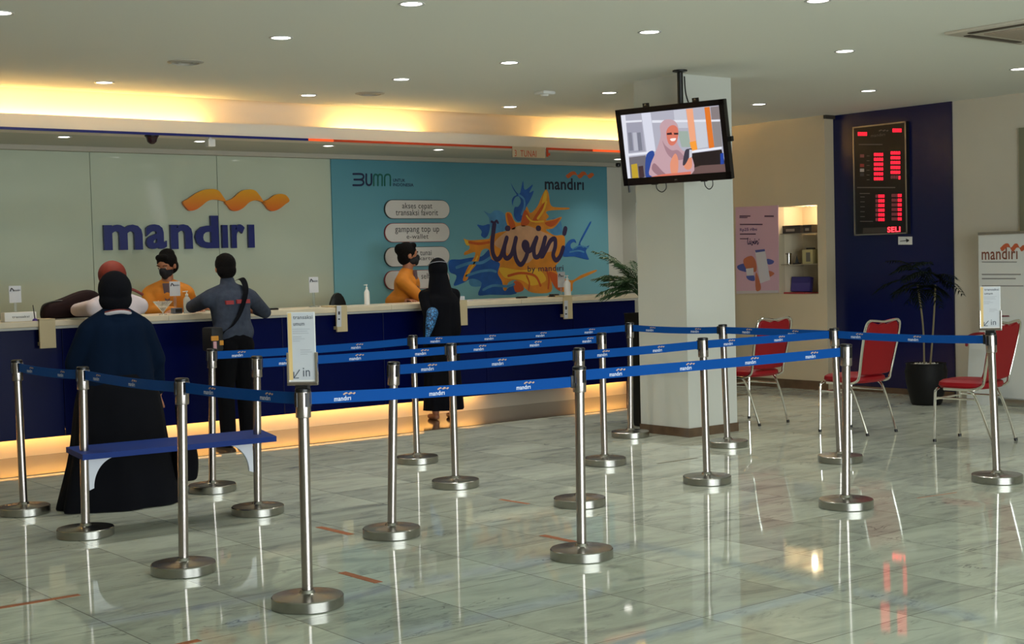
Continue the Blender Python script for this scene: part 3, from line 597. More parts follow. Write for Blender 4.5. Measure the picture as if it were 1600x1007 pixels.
for k, (xt, xb, yt, yb) in POST.items():
    P = at(xb, yb, 2, 0.); d = (P-EYE).dot(FW); 
    base_t = P+Vector((0, 0, PH)); q = base_t-EYE; xp = W/2+F_PX*q.dot(RT)/q.dot(FW)
    lean = (xt-xp)*q.dot(FW)/F_PX
    o = proto if first else copy_tree(proto); first = False
    o.location = P; o['label'] = LB[k]; o['group'] = 'steel belt queue posts'
    ang = math.atan2(lean, PH); ax = Vector((0, 0, 1)).cross(RIGHT)
    rz = {'b': .2, 'c': -.1}.get(k, 0)
    for ch in [x for x in C.objects if x.parent == o and not x.name.startswith('base')]:
        ch.rotation_euler = Matrix.Rotation(ang, 3, ax).to_euler()
    POS[k] = P; TOP[k] = P+RIGHT*lean
# ------------------------------------------------------------------ belts
def belt(a, b, lb, sag=.03, drop=0.):
    A = TOP[a]+Vector((0, 0, .925)); Bp = TOP[b]+Vector((0, 0, .925-drop)); d = (Bp-A); L = d.length; e = d.normalized()
    A = A+e*.036; Bp = Bp-e*.036; L = (Bp-A).length
    t = thing('barrier_belt', lb, 'barrier belt', A, 0, 'blue queue barrier belts')
    side = Vector((e.y, -e.x, 0)).normalized()
    if side.dot(EYE-A) < 0: side = -side
    n = 24; hw = .0265; th = .0012
    P = [A+(Bp-A)*(i/n)+Vector((0, 0, -sag*4*(i/n)*(1-i/n))) for i in range(n+1)]
    bm = bmesh.new(); loft(bm, [[p+side*th+Vector((0, 0, hw)), p+side*th-Vector((0, 0, hw)), p-side*th-Vector((0, 0, hw)), p-side*th+Vector((0, 0, hw))] for p in P])
    obj('webbing', bm, m_belt, t, world=True, smooth=False)
    bm = bmesh.new(); M = Matrix.Translation(Bp) @ Matrix.Rotation(math.atan2(e.y, e.x), 4, 'Z'); box(bm, -.02, .012, -.006, .006, -.031, .031, bev=.002, M=M); obj('end_clip', bm, m_black, t, world=True)
    # printed logos, every 40 cm, reading towards the entrance
    bm = bmesh.new(); bm2 = bmesh.new()
    rd = Vector((-side.y, side.x, 0)); rd = rd if rd.dot(RIGHT) > 0 else -rd
    s = .16+.1*random.random()
    while s < L-.1:
        f = s/L; c = A+(Bp-A)*f+Vector((0, 0, -sag*4*f*(1-f))); pl = Plane(c+side*(th+.0002), rd, Vector((0, 0, 1)))
        if pl.n.dot(side) < 0: pl.n = -pl.n
        add_text(bm, 'mandırı', pl, -.05, -.018, .035, .004, .0004, .02)
        for sw in SW: extr_poly(bm2, pl, [(-.005+.065*u/505, .019-.012*v/106) for u, v in sw], .0004, .0004)
        s += .5
    obj('logo_print', bm, m_print, t, world=True, smooth=False); bmesh.ops.triangulate(bm2, faces=bm2.faces); obj('ribbon_print', bm2, m_printo, t, world=True, smooth=False)
belt('a', 'b', 'short blue belt at the far left, beside the woman in navy', .01)
belt('b', 'c', 'blue belt crossing in front of the woman in navy', .01)
belt('c', 'd', 'blue belt running left from the near framed notice post', .006)
belt('d', 'j', 'long lowest blue belt between notice post and near centre post', .006, .03)
belt('j', 'q', 'lowest blue belt on the right, crossing before the pillar', .004)
belt('g', 'k', 'blue belt just above the longest one, left of the centre post', .004)
belt('k', 'n', 'blue belt from the rear centre post to the post before the pillar', .004)
belt('n', 'p', 'blue belt right of the pillar, leading to the double posts', .0)
belt('f', 'i', 'blue belt behind the near notice frame, lower of two', .004)
belt('i', 'l', 'blue belt in the third row, ending left of the planter', .0)
belt('e', 'h', 'blue belt behind the near notice frame, upper of two', .01)
belt('h', 'm', 'topmost blue belt, passing below the woman in black', .01)
belt('m', 'o', 'farthest dark blue belt, crossing the pillar', .01)
belt('o', 'p', 'dark blue belt sloping across the red chair right of the pillar', .0)
belt('p', 'r', 'blue belt on the far right, before the navy wall and notice post', .01)
# ------------------------------------------------------------------ notices on posts
def notice(k, bx, lb, arrow):
    T = TOP[k]; N = (EYE-T); N.z = 0; N.normalize(); N = (Matrix.Rotation({'d': -.25, 'r': -.15}[k], 3, 'Z') @ N)
    r = Vector((-N.y, N.x, 0)); pl = Plane(T+Vector((0, 0, .97)), r, (0, 0, 1))
    x0, y0, x1, y1 = bx; ym = (y0+y1)/2; xm = (x0+x1)/2
    ua, ub = pl.px(x0, ym)[0], pl.px(x1, ym)[0]; v1 = pl.px(xm, y0)[1]; v0 = .03
    t = thing('framed_notice', lb, 'sign', T+Vector((0, 0, .973)), 0, 'framed queue notices on posts')
    w = ub-ua
    def bxp(name, u0, u1, va, vb, k0, k1, m, bev=0.):
        bm = bmesh.new(); box(bm, u0, u1, va, vb, k0, k1, bev=bev, M=Matrix.Translation(pl.o) @ Matrix((pl.r, pl.u, pl.n)).transposed().to_4x4()); return obj(name, bm, m, t, world=True, smooth=False)
    bxp('backing', ua+.003, ub-.003, v0, v1, -.006, -.001, m_white)
    bxp('sheet', ua+.008, ub-.006, v0+.008, v1-.003, -.001, .0005, m_paper)
    bxp('yellow_band', ua+.006, ua+.022, v0+.008, v1-.003, .0005, .0012, mat('yellow_band', (220, 190, 130), .6))
    for a, b in ((ua-.004, ua+.005), (ub-.005, ub+.004)): bxp('side_rail', a, b, v0-.016, v0+(v1-v0)*.42, -.012, .008, m_chrome, .0015)
    bxp('bottom_rail', ua-.004, ub+.004, v0-.016, v0-.002, -.014, .010, m_steel, .0015)
    bxp('clamp', -.03, .03, 0, .016, -.02, .02, m_black, .003)
    bm = bmesh.new(); h = v1-v0
    add_text(bm, 'transaksi', pl, ua+.03*w/.13, v1-h*.10, ub-.012, v1-h*.045, .0014, .01)
    add_text(bm, 'umum', pl, ua+.03*w/.13, v1-h*.195, ua+w*.62, v1-h*.155, .0014, .01)
    obj('heading', bm, mat('notice_ink', (100, 104, 114), .6), t, world=True, smooth=False)
    bm = bmesh.new()
    for i, (f, e) in enumerate([(.24, .8), (.27, .72), (.30, .76), (.35, .5), (.38, .62), (.41, .45), (.54, .8), (.57, .86), (.60, .7)]):
        extr_poly(bm, pl, [(ua+w*(.2 if f < .5 else .45), v1-h*f), (ua+w*e, v1-h*f), (ua+w*e, v1-h*(f+.008)), (ua+w*(.2 if f < .5 else .45), v1-h*(f+.008))], .0014, .0014)
    obj('fine_print', bm, mat('fine_ink', (168, 172, 180), .6), t, world=True, smooth=False)
    bm = bmesh.new(); add_text(bm, 'in', pl, ua+w*.52, v0+h*.075, ua+w*.76, v0+h*.2, .0014, .0)
    stroke(bm, pl, [(ua+w*.4, v0+h*.17), (ua+w*.2, v0+h*.055)], w*.03, .0014, px=False, n=1); stroke(bm, pl, [(ua+w*.2, v0+h*.14), (ua+w*.2, v0+h*.055), (ua+w*.36, v0+h*.055)], w*.03, .0014, px=False, n=1)
    obj('direction_mark', bm, mat('in_ink', (70, 76, 90), .6), t, world=True, smooth=False)
notice('d', (449, 488, 494, 597), 'framed paper notice with down arrow and in, on the nearest post', 1)
notice('r', (1531, 448, 1564, 516), 'framed paper notice with down arrow and in, on the right edge post', 1)

# ------------------------------------------------------------------ blue shelf board between two posts
c = [at(103, 699, 2, .49), at(129, 711, 2, .49), at(432, 682, 2, .49), at(407, 671, 2, .49)]
yb_ = POS['b'].y
t = thing('shelf_board', 'blue writing shelf fixed between two queue posts, on white brackets', 'shelf', ((c[0].x+c[2].x)/2, yb_, .46))
bm = bmesh.new(); Z = .49
v = [bm.verts.new(p) for p in c]; f = bm.faces.new(v); ex = bmesh.ops.extrude_face_region(bm, geom=[f]); bmesh.ops.translate(bm, vec=(0, 0, -.032), verts=[g for g in ex['geom'] if isinstance(g, bmesh.types.BMVert)])
obj('board', bm, mat('blue_board', (10, 46, 120), .6, spec=.25), t, world=True, smooth=False)
for k, s in (('b', 1), ('f', -1)):
    P = POS[k]; bm = bmesh.new(); n = 14
    pts = [(P.x+s*.028, .457), (P.x+s*.21, .457), (P.x+s*.20, .44)]+[(P.x+s*(.20-.145*math.sin(PI/2*i/n)), .44-.17*(1-math.cos(PI/2*i/n))) for i in range(1, n+1)]+[(P.x+s*.028, .26)]
    pl = Plane((0, P.y-.006, 0), (1, 0, 0), (0, 0, 1)); extr_poly(bm, pl, pts, -.008, .008)
    obj('bracket', bm, mat('white_bracket', (216, 220, 230), .5), t, world=True, smooth=False)

# ------------------------------------------------------------------ television
f_ = 1.075
TC = EYE+(Vector((7.628, 7.702, 2.362))-EYE)*f_; tw = .95*f_; hh = tw/1.62; yw, ti = 3.372, .168
n = Vector((math.cos(yw)*math.cos(ti), math.sin(yw)*math.cos(ti), -math.sin(ti))); r = Vector((-math.sin(yw), math.cos(yw), 0)); r = -r if r.dot(RIGHT) < 0 else r
u = n.cross(r); u = -u if u.z < 0 else u
r = u.cross(n); PT = Plane(TC, r, u)
if PT.n.dot(EYE-TC) < 0: PT = Plane(TC, -r, u)
MT = Matrix.Translation(TC) @ Matrix((PT.r, PT.u, PT.n)).transposed().to_4x4()
pole = TC-PT.n*.14
pole = Vector((pole.x, pole.y, 0))
t = thing('television', 'flat television hanging from a black ceiling pole beside the pillar', 'television', (pole.x, pole.y, ZC))
def TB(name, x0, x1, y0, y1, z0, z1, m, bev=0., p=None):
    bm = bmesh.new(); box(bm, x0, x1, y0, y1, z0, z1, bev=bev, M=MT); return obj(name, bm, m, p or t, world=True)
m_tv = mat('tv_black', (18, 12, 14), .25)
body = TB('housing', -tw/2, tw/2, -hh/2, hh/2, -.05, -.004, m_tv, .008)
bz = .045
bm = bmesh.new()
for a in ((-tw/2, tw/2, hh/2-bz, hh/2), (-tw/2, tw/2, -hh/2, -hh/2+bz*1.35), (-tw/2, -tw/2+bz, -hh/2, hh/2), (tw/2-bz, tw/2, -hh/2, hh/2)): box(bm, a[0], a[1], a[2], a[3], -.004, .006, M=MT)
obj('bezel', bm, m_tv, t, world=True, smooth=False)
TB('rear_case', -tw*.32, tw*.32, -hh*.3, hh*.3, -.09, -.05, m_black, .01)
for x in (-.24, .22): TB('mount_arm', x*tw-.03, x*tw+.03, -hh/2-.012, hh/2+.03, -.062, -.05, m_black, .003)
TB('side_bracket', tw/2, tw/2+.03, -.02, .02, -.04, -.01, m_black)
for x in (-.24, .22): 
    bm = bmesh.new(); lathe(bm, [(0, .004), (.009, .003), (.009, 0)], seg=12, M=MT @ Matrix.Translation((x*tw, hh/2+.016, -.049))); obj('bolt', bm, m_chrome, t, world=True)
bm = bmesh.new(); tube(bm, [(pole.x, pole.y, ZC-.001), (pole.x, pole.y, TC.z-.05)], .024, 16); lathe(bm, [(.06, 0), (.06, -.012), (.025, -.02)], c=(pole.x, pole.y, ZC)); obj('ceiling_pole', bm, m_black, t, world=True)
bm = bmesh.new(); A = Vector((pole.x, pole.y, TC.z)); tube(bm, [A, TC-PT.n*.06], .02); obj('tilt_joint', bm, m_black, t, world=True)
bm = bmesh.new(); tube(bm, smooth_path([(pole.x+.03, pole.y-.02, ZC-.05), (pole.x+.035, pole.y-.03, ZC-.2), (pole.x+.06, pole.y-.07, TC.z+hh/2-.05)], 6), .006)
for cx_, dx_ in ((-.09, .045), (.13, .035)):
    b0 = PT.w(cx_*tw*2-dx_, -hh/2+.02, -.055); b1 = PT.w(cx_*tw*2, -hh/2-.075, -.055); b2 = PT.w(cx_*tw*2+dx_, -hh/2+.02, -.055); tube(bm, smooth_path([b0, PT.w(cx_*tw*2-dx_, -hh/2-.045, -.055), b1, PT.w(cx_*tw*2+dx_, -hh/2-.045, -.055), b2], 5), .004)
obj('cable', bm, m_black, t, world=True)
bm = bmesh.new(); tube(bm, [PT.w(-tw/2+.025, -hh/2, -.03), PT.w(-tw/2+.025, -hh/2-.06, -.03)], .008); obj('sensor_stub', bm, m_black, t, world=True)
# the picture on the screen
q = lambda pts: [(930+a/4, 100+b/4) for a, b in pts]
scr = [(-tw/2+bz, -hh/2+bz*1.35), (tw/2-bz, -hh/2+bz*1.35), (tw/2-bz, hh/2-bz), (-tw/2+bz, hh/2-bz)]
GS = 1.0
screen = print_poly('screen', PT, scr, glow('scr_grey', (168, 168, 182), GS), t, -.003, .001, px=False)
def SC(col, pts, kk, sm=False):
    return print_poly('picture', PT, q(pts), glow('scr_%d_%d_%d' % col, col, GS), screen, kk, .0002, sm=sm)
SC((214, 216, 226), [(162, 322), (188, 320), (222, 716), (202, 719)], .0)
SC((150, 150, 166), [(195, 370), (290, 362), (312, 545), (208, 556)], .0)
SC((104, 100, 108), [(210, 585), (315, 572), (325, 705), (222, 714)], .0)
SC((206, 208, 222), [(288, 308), (345, 303), (378, 545), (322, 555)], .0004)
SC((216, 218, 228), [(186, 356), (292, 350), (292, 362), (188, 368)], .0005); SC((220, 222, 232), [(206, 562), (360, 545), (360, 560), (208, 576)], .0005)
SC((188, 190, 202), [(490, 290), (565, 282), (580, 400), (500, 400)], .0004); SC((216, 218, 228), [(355, 352), (780, 348), (780, 360), (355, 368)], .0005)
SC((150, 165, 156), [(515, 420), (580, 420), (598, 520), (540, 520)], .0004)
SC((190, 194, 204), [(620, 350), (690, 345), (705, 520), (640, 530)], .0004)
SC((128, 118, 120), [(720, 270), (772, 264), (782, 345), (728, 350)], .0004); SC((132, 128, 130), [(728, 362), (782, 358), (796, 515), (745, 522)], .0004)
for a, c_ in ((205, (120, 122, 136)), (235, (176, 178, 190)), (262, (116, 118, 132))): SC(c_, [(a, 430), (a+22, 428), (a+34, 540), (a+10, 544)], .0006)
SC((228, 158, 122), [(568, 282), (610, 278), (636, 530), (600, 540)], .0008); SC((214, 112, 34), [(682, 272), (715, 268), (745, 520), (712, 530)], .0008); SC((236, 150, 50), [(590, 490), (630, 480), (640, 535), (605, 545)], .001)
SC((222, 226, 236), [(600, 542), (790, 518), (792, 530), (602, 556)], .001)
SC((26, 14, 18), [(600, 560), (790, 535), (815, 630), (620, 680)], .0012); SC((100, 76, 74), [(600, 655), (660, 635), (815, 625), (818, 680), (600, 695)], .0014, False)
SC((20, 60, 150), [(782, 560), (802, 556), (806, 625), (784, 628)], .0016)
SC((180, 150, 40), [(225, 630), (262, 622), (272, 712), (232, 716)], .0012); SC((60, 40, 46), [(270, 640), (300, 636), (308, 708), (276, 712)], .0012)
SC((36, 66, 140), [(315, 600), (330, 555), (365, 545), (372, 600), (365, 705), (318, 708)], .0014, True)
SC((186, 152, 160), [(410, 440), (405, 385), (435, 350), (485, 350), (515, 380), (522, 430), (515, 490), (545, 540), (600, 570), (602, 690), (360, 705), (345, 640), (375, 560), (400, 490)], .0016, True)
SC((158, 122, 132), [(420, 480), (450, 560), (500, 600), (560, 590), (520, 540), (480, 540), (440, 510)], .0018, True); SC((146, 110, 120), [(370, 620), (420, 670), (440, 690), (400, 700), (355, 660)], .0018, True)
SC((206, 112, 92), [(445, 430), (460, 395), (490, 382), (515, 400), (520, 440), (510, 485), (485, 510), (458, 495)], .002, True)
SC((60, 30, 36), [(448, 432), (478, 428), (482, 442), (450, 444)], .0024); SC((60, 30, 36), [(492, 430), (520, 430), (520, 442), (494, 442)], .0024); SC((240, 226, 222), [(470, 468), (505, 464), (498, 480), (478, 482)], .0024, True)
SC((216, 140, 112), [(470, 620), (500, 560), (520, 600), (515, 680), (480, 690)], .0024, True); SC((214, 136, 106), [(555, 580), (595, 560), (606, 640), (580, 662), (555, 640)], .0024, True)
SC((54, 50, 66), [(562, 545), (585, 530), (606, 535), (580, 600), (560, 632), (548, 625)], .0028, True); SC((196, 196, 206), [(590, 535), (607, 536), (606, 580), (588, 590)], .003)
SC((206, 110, 90), [(350, 706), (420, 690), (600, 672), (600, 694), (350, 712)], .003)
print_poly('maker_mark', PT, [[(-.012, -hh/2+.02), (.012, -hh/2+.02), (.012, -hh/2+.03), (-.012, -hh/2+.03)]], mat('grey_mark', (90, 80, 84), .4), t, .0065, .0006, px=False)

# ------------------------------------------------------------------ exchange rate board on the navy wall
PB = Plane((XR-.05, 0, 0), (0, -1, 0), (0, 0, 1))
a = at(1334, 284, 0, XR-.05).y; b = at(1417, 284, 0, XR-.05).y; z0, z1 = 1.70, 2.875
t = thing('rate_board', 'tall black electronic exchange rate board with red digits', 'display board', (XR-.03, (a+b)/2, z0))
obj('cabinet', B(XR-.05, XR, b, a, z0, z1), m_black, t, world=True, smooth=False)
bm = bmesh.new()
for e in ((b, a, z1-.014, z1), (b, a, z0, z0+.014), (b, b+.014, z0, z1), (a-.014, a, z0, z1)): box(bm, XR-.058, XR-.048, e[0], e[1], e[2], e[3])
obj('frame', bm, mat('alu_frame', (170, 165, 160), .3, 1.), t, world=True, smooth=False)
m_dig = glow('red_digit', (255, 26, 48), 2.6); m_digd = glow('dim_digit', (150, 70, 74), .5)
ZM = lambda x, y: (1280+x/4.028, 150+y/4.028)
def digits(x0, y0, x1, y1, n, m, name='digits'):
    bm = bmesh.new(); w_ = (x1-x0)/n
    for i in range(n):
        c = [PB.px(*ZM(*p)) for p in rect(x0+w_*(i+.12), y0, x0+w_*(i+.88), y1)]
        (ax, ay), (bx_, by) = c[0], c[2]; s = abs(bx_-ax)*.26
        L_, R_, T_, B_ = min(ax, bx_), max(ax, bx_), max(ay, by), min(ay, by); Mi = (T_+B_)/2
        for q_ in ((L_, T_-s, R_, T_), (L_, Mi-s/2, R_, Mi+s/2), (L_, B_, R_, B_+s), (L_, B_, L_+s, T_), (R_-s, B_, R_, T_)): extr_poly(bm, PB, [(q_[0], q_[1]), (q_[2], q_[1]), (q_[2], q_[3]), (q_[0], q_[3])], .003, .004)
    return obj(name, bm, m, t, world=True, smooth=False)
digits(243, 229, 303, 250, 5, m_dig); digits(462, 206, 520, 228, 5, m_dig)
for i in range(6):
    digits(345, 360+i*30.5, 405, 378+i*30.5, 4, m_dig); digits(450, 350+i*30.5, 512, 368+i*30.5, 4, m_dig if i < 5 else m_digd)
    digits(372, 622+i*29.5, 413, 640+i*29.5, 3, m_dig); digits(354, 622+i*29.5, 371, 640+i*29.5, 1, m_digd)
    digits(495, 618+i*29.5, 521, 636+i*29.5, 2, m_dig); digits(456, 618+i*29.5, 494, 636+i*29.5, 3, m_digd)
digits(498, 505, 514, 524, 1, m_dig)
p0, p1 = ZM(430, 824), ZM(512, 858)
text('scrolling_text', 'SELI', PB, (p0[0], p0[1], p1[0], p1[1]), glow('bright_red', (255, 40, 50), 5.), t, .004, bold=.02)
print_poly('dark_window', PB, [ZM(278, 832), ZM(425, 826), ZM(425, 860), ZM(276, 866)], mat('smoked_grey', (70, 62, 58), .4), t, .003)
p0, p1 = ZM(326, 236), ZM(415, 256); text('brand_print', 'mandırı', PB, (p0[0], p0[1], p1[0], p1[1]), mat('grey_print', (110, 104, 104), .5), t, .003)
swoosh('brand_ribbon', PB, (*ZM(375, 212), *ZM(438, 224)), MATS['grey_print'], t, .003)
bars = [rect(*ZM(250, 303), *ZM(400, 309)), rect(*ZM(240, 574), *ZM(480, 580)), rect(*ZM(256, 612), *ZM(320, 617))]+[rect(*ZM(260, 634+i*31), *ZM(288, 638+i*31)) for i in range(5)]+[rect(*ZM(258, 788), *ZM(340, 792))]+[rect(*ZM(300, 376+i*30), *ZM(318, 380+i*30)) for i in range(6)]
print_poly('row_names', PB, bars, MATS['grey_print'], t, .003)
for y, c1 in ((378, (150, 90, 90)), (438, (160, 60, 60)), (468, (190, 185, 185)), (496, (60, 60, 70))): print_poly('flag', PB, rect(*ZM(258, y-10), *ZM(284, y+10)), mat('flag%d' % y, c1, .5), t, .003)
PN = Plane((XR, 0, 0), (0, -1, 0), (0, 0, 1))
t = thing('arrow_sign', 'small white arrow plate under the rate board', 'sign', at(1414, 376, 0, XR-.005))
print_poly('plate', PN, rect(1404, 370, 1425.5, 382.5), m_white, t, 0, .006)
print_poly('arrow', PN, [[(1407, 376.6), (1417, 375.6), (1417, 376.8), (1407, 377.8)], [(1416, 373), (1421, 375), (1421, 377), (1417, 379)]], m_black, t, .007)
# ------------------------------------------------------------------ pink poster and niche goods
PC = Plane((XC, 0, 0), (0, -1, 0), (0, 0, 1))
t = thing('wall_poster', 'pink poster beside the lit display niche', 'poster', at(1184, 460, 0, XC-.005))
print_poly('sheet', PC, [(1150, 324), (1216.5, 321), (1217.5, 457), (1151, 459.5)], mat('pink_paper', (206, 168, 186), .5), t, 0, .008)
Q = lambda x, y: (1100+x/3.2, 300+y/3.2)
print_poly('print_line', PC, [[Q(*p) for p in rect(*r_)] for r_ in ((180, 118, 235, 124), (180, 126, 220, 131), (305, 118, 352, 126), (182, 160, 296, 166), (182, 208, 262, 214), (182, 232, 222, 237))], mat('poster_ink', (96, 66, 86), .5), t, .009)
text('print_head', 'Rp25 ribu', PC, (*Q(182, 180), *Q(268, 200)), mat('poster_violet', (80, 60, 110), .5), t, .0095, bold=.02)
livin(PC, t, lambda a_, b_: Q(220+(a_-310)*.11, 232+(b_-450)*.115), .010, .009)
print_poly('splash_blue', PC, [[Q(*p) for p in s] for s in ([(170, 370), (210, 360), (230, 400), (180, 392)], [(215, 420), (250, 415), (255, 445), (225, 440)], [(318, 335), (352, 345), (345, 360), (322, 362)])], mat('poster_blue', (80, 90, 160), .5), t, .009, sm=True)
print_poly('splash_orange', PC, [[Q(*p) for p in s] for s in ([(200, 340), (240, 320), (262, 350), (262, 400), (215, 385)], [(262, 400), (285, 460), (285, 490), (262, 490)], [(326, 395), (355, 408), (330, 425)])], mat('poster_orange', (190, 110, 80), .5), t, .0092, sm=True)
print_poly('phone_picture', PC, [[Q(*p) for p in [(258, 295), (308, 290), (334, 440), (284, 458)]], [Q(*p) for p in [(212, 385), (250, 380), (252, 418), (218, 420)]]], mat('poster_white', (206, 204, 212), .5), t, .0096)
print_poly('phone_top', PC, [[Q(*p) for p in [(258, 292), (306, 286), (309, 297), (262, 304)]]], MATS['poster_blue'], t, .0102)
print_poly('bottom_band', PC, [Q(165, 496), Q(375, 492), Q(375, 505), Q(165, 510)], mat('poster_band', (196, 190, 192), .5), t, .009)
m_sh = mat('shelf_glass', (150, 140, 120), .1)
for z, lb in ((at(1245, 366, 0, XC+.15).z, 'upper dark edged glass shelf in the lit niche'), (at(1245, 414, 0, XC+.15).z, 'lower dark edged glass shelf in the lit niche')):
    tag(obj('niche_shelf', B(XC+.03, XC+.41, NY0+.002, NY1-.002, z, z+.008), m_sh, smooth=False), lb, 'shelf', 'glass shelves in the niche')
zs1 = at(1245, 366, 0, XC+.15).z+.009; zs2 = at(1245, 414, 0, XC+.15).z+.009
def niche(x, z, w, d, h, lb, m, name, cat, parts):
    p = at(x, 400, 0, XC+.15); t = thing(name, lb, cat, (XC+.15, p.y, z)); o = obj('body', B(-d/2, d/2, -w/2, w/2, 0, h, bev=.004), m, t); parts(t, w, d, h); return t
def lidp(t, w, d, h): obj('lid', B(-d/2-.003, d/2+.003, -w/2-.003, w/2+.003, h-.02, h+.004, bev=.002), mat('box_lid', (60, 54, 50), .4), t); obj('box_print', B(-d/2-.002, -d/2, -w*.2, w*.25, h*.25, h*.6), mat('box_print', (150, 140, 130), .5), t)
m_bx = mat('dark_box', (64, 58, 56), .5)
niche(1243, zs1, .28, .15, .085, 'long dark gift box on the upper niche shelf', m_bx, 'gift_box', 'box', lidp)
niche(1269, zs1, .12, .15, .085, 'short dark gift box at the right of the upper niche shelf', m_bx, 'gift_box', 'box', lidp)
p = at(1232, 400, 0, XC+.15); t = thing('steel_tumbler', 'steel tumbler on the lower niche shelf', 'cup', (XC+.15, p.y, zs2)); bm = bmesh.new(); lathe(bm, [(0, 0), (.03, 0), (.036, .12), (.033, .12), (.028, .01), (0, .008)]); obj('cup', bm, m_chrome, t); bm = bmesh.new(); lathe(bm, [(.037, .11), (.038, .125), (.034, .125)]); obj('rim', bm, m_steel, t)
p = at(1245, 400, 0, XC+.15); t = thing('trophy', 'small dark pyramid trophy on the lower niche shelf', 'trophy', (XC+.15, p.y, zs2)); bm = bmesh.new(); lathe(bm, [(.03, .01), (.004, .095), (0, .097)], seg=4); obj('pyramid', bm, m_black, t); obj('foot', B(-.032, .032, -.032, .032, 0, .012), m_bx, t)
t = niche(1267, zs2, .15, .12, .16, 'cream box with dark handle on the lower niche shelf', mat('cream_box', (190, 180, 130), .5), 'small_case', 'box', lambda t, w, d, h: (obj('handle', B(-.02, .02, -w*.35, w*.35, h, h+.02, bev=.005), m_bx, t), obj('window', B(-d/2-.003, -d/2, -w*.28, w*.12, h*.15, h*.8), mat('box_window', (110, 106, 96), .3), t)))
p = at(1252, 440, 0, XC+.2); t = thing('blue_pouch', 'violet blue pouch leaning at the bottom of the niche', 'pouch', (XC+.2, p.y, NZ0+.02)); obj('pouch_body', B(-.03, .03, -.14, .14, 0, .17, bev=.012, M=Matrix.Rotation(.15, 4, 'Y')), mat('violet_blue', (74, 66, 140), .5), t); obj('flap', B(-.037, -.03, -.13, .13, .10, .17, bev=.003, M=Matrix.Rotation(.15, 4, 'Y')), mat('violet_blue2', (60, 54, 126), .5), t)
t = thing('red_tray', 'flat red tray on the niche floor under the pouch', 'tray', (XC+.2, at(1243, 455, 0, XC+.2).y, NZ0+.0)); obj('tray', B(-.12, .12, -.24, .16, 0, .014, bev=.003), mat('pale_red', (196, 84, 84), .5), t); obj('rim', B(-.125, -.118, -.24, .16, 0, .02), mat('pale_red2', (170, 60, 64), .5), t)
# niche spotlight
p = at(1262, 321, 0, XC+.12)
t = thing('niche_spotlight', 'small warm spotlight at the top of the display niche', 'spotlight', (XC+.16, at(1262, 321, 0, XC+.16).y, NZ1-.001))
bm = bmesh.new(); lathe(bm, [(.032, 0), (.036, -.004), (.038, -.008), (.026, -.01)]); obj('ring', bm, m_chrome, t); bm = bmesh.new(); lathe(bm, [(0, -.009), (.026, -.008), (.026, 0)]); obj('lamp_face', bm, glow('warm_lamp', (255, 214, 150), 3.), t)
l = bpy.data.lights.new('niche_beam', 'POINT'); l.energy = 3.2; l.shadow_soft_size = .03; l.color = (1, .78, .5); o = bpy.data.objects.new('niche_beam', l); C.objects.link(o); o.parent = t; o.location = (0.02, 0, -.06)

# ------------------------------------------------------------------ roll-up banner and white board at right
PR = Plane((12.28, 0, 0), (0, -1, 0), (0, 0, 1))
yl, yr = 8.19, 7.35
t = thing('rollup_banner', 'tall grey white roll up banner with brown mandiri logo', 'banner', (12.28, 7.77, 0))
obj('banner_sheet', B(12.28, 12.284, yr, yl, .06, 1.665), mat('banner_grey', (196, 198, 192), .5), t, world=True, smooth=False)
obj('foot', B(12.2, 12.36, yr, yl, 0, .07, bev=.01), mat('alu', (170, 170, 168), .3, 1.), t, world=True); obj('top_bar', B(12.272, 12.292, yr, yl, 1.655, 1.68), MATS['alu'], t, world=True)
bm = bmesh.new(); tube(bm, [(12.30, 7.77, .06), (12.30, 7.77, 1.66)], .008); obj('support_pole', bm, m_black, t, world=True)
mbr = mat('brown_ink', (120, 70, 52), .5); text('logo', 'mandırı', PR, (1534, 387, 1590, 406), mbr, t, .002, bold=.012); swoosh('logo_ribbon', PR, (1563, 380.5, 1603, 393), mat('ribbon_brown', (176, 84, 50), .5), t, .002)
ln = [Q(x, y) for x, y in ((0, 0),)]
print_poly('print_line', PR, [rect(*Q(1390, 349), *Q(1565, 353)), rect(*Q(1390, 410), *Q(1585, 416)), rect(*Q(1390, 431), *Q(1560, 437)), rect(*Q(1390, 468), *Q(1598, 473))], mat('banner_ink', (128, 126, 124), .5), t, .002)
print_poly('red_shape', PR, [Q(1490, 618), Q(1525, 618), Q(1530, 625), Q(1490, 626)], mat('dull_red', (110, 50, 60), .5), t, .002)
t = thing('standing_board', 'low white board with red top leaning in front of the banner', 'board', (12.1, 8.0, 0))
y0_, y1_ = at(1512, 600, 0, 12.1).y, at(1550, 600, 0, 12.1).y
bm = bmesh.new(); v = [(12.12, y0_+.03, 0), (12.12, y1_, 0), (12.06, y1_, .63), (12.06, y0_-.05, .60)]
loft(bm, [[Vector(p) for p in v], [Vector(p)+Vector((.015, 0, 0)) for p in v]]); obj('panel', bm, mat('board_pale', (206, 208, 204), .5), t, world=True, smooth=False)
bm = bmesh.new(); tube(bm, smooth_path([(12.06, y0_-.02, .58), (12.02, y0_-.06, .66), (11.98, y0_-.16, .70), (11.98, y1_, .71)], 5), .014); obj('red_rim', bm, mat('dark_red', (130, 22, 30), .4), t, world=True)

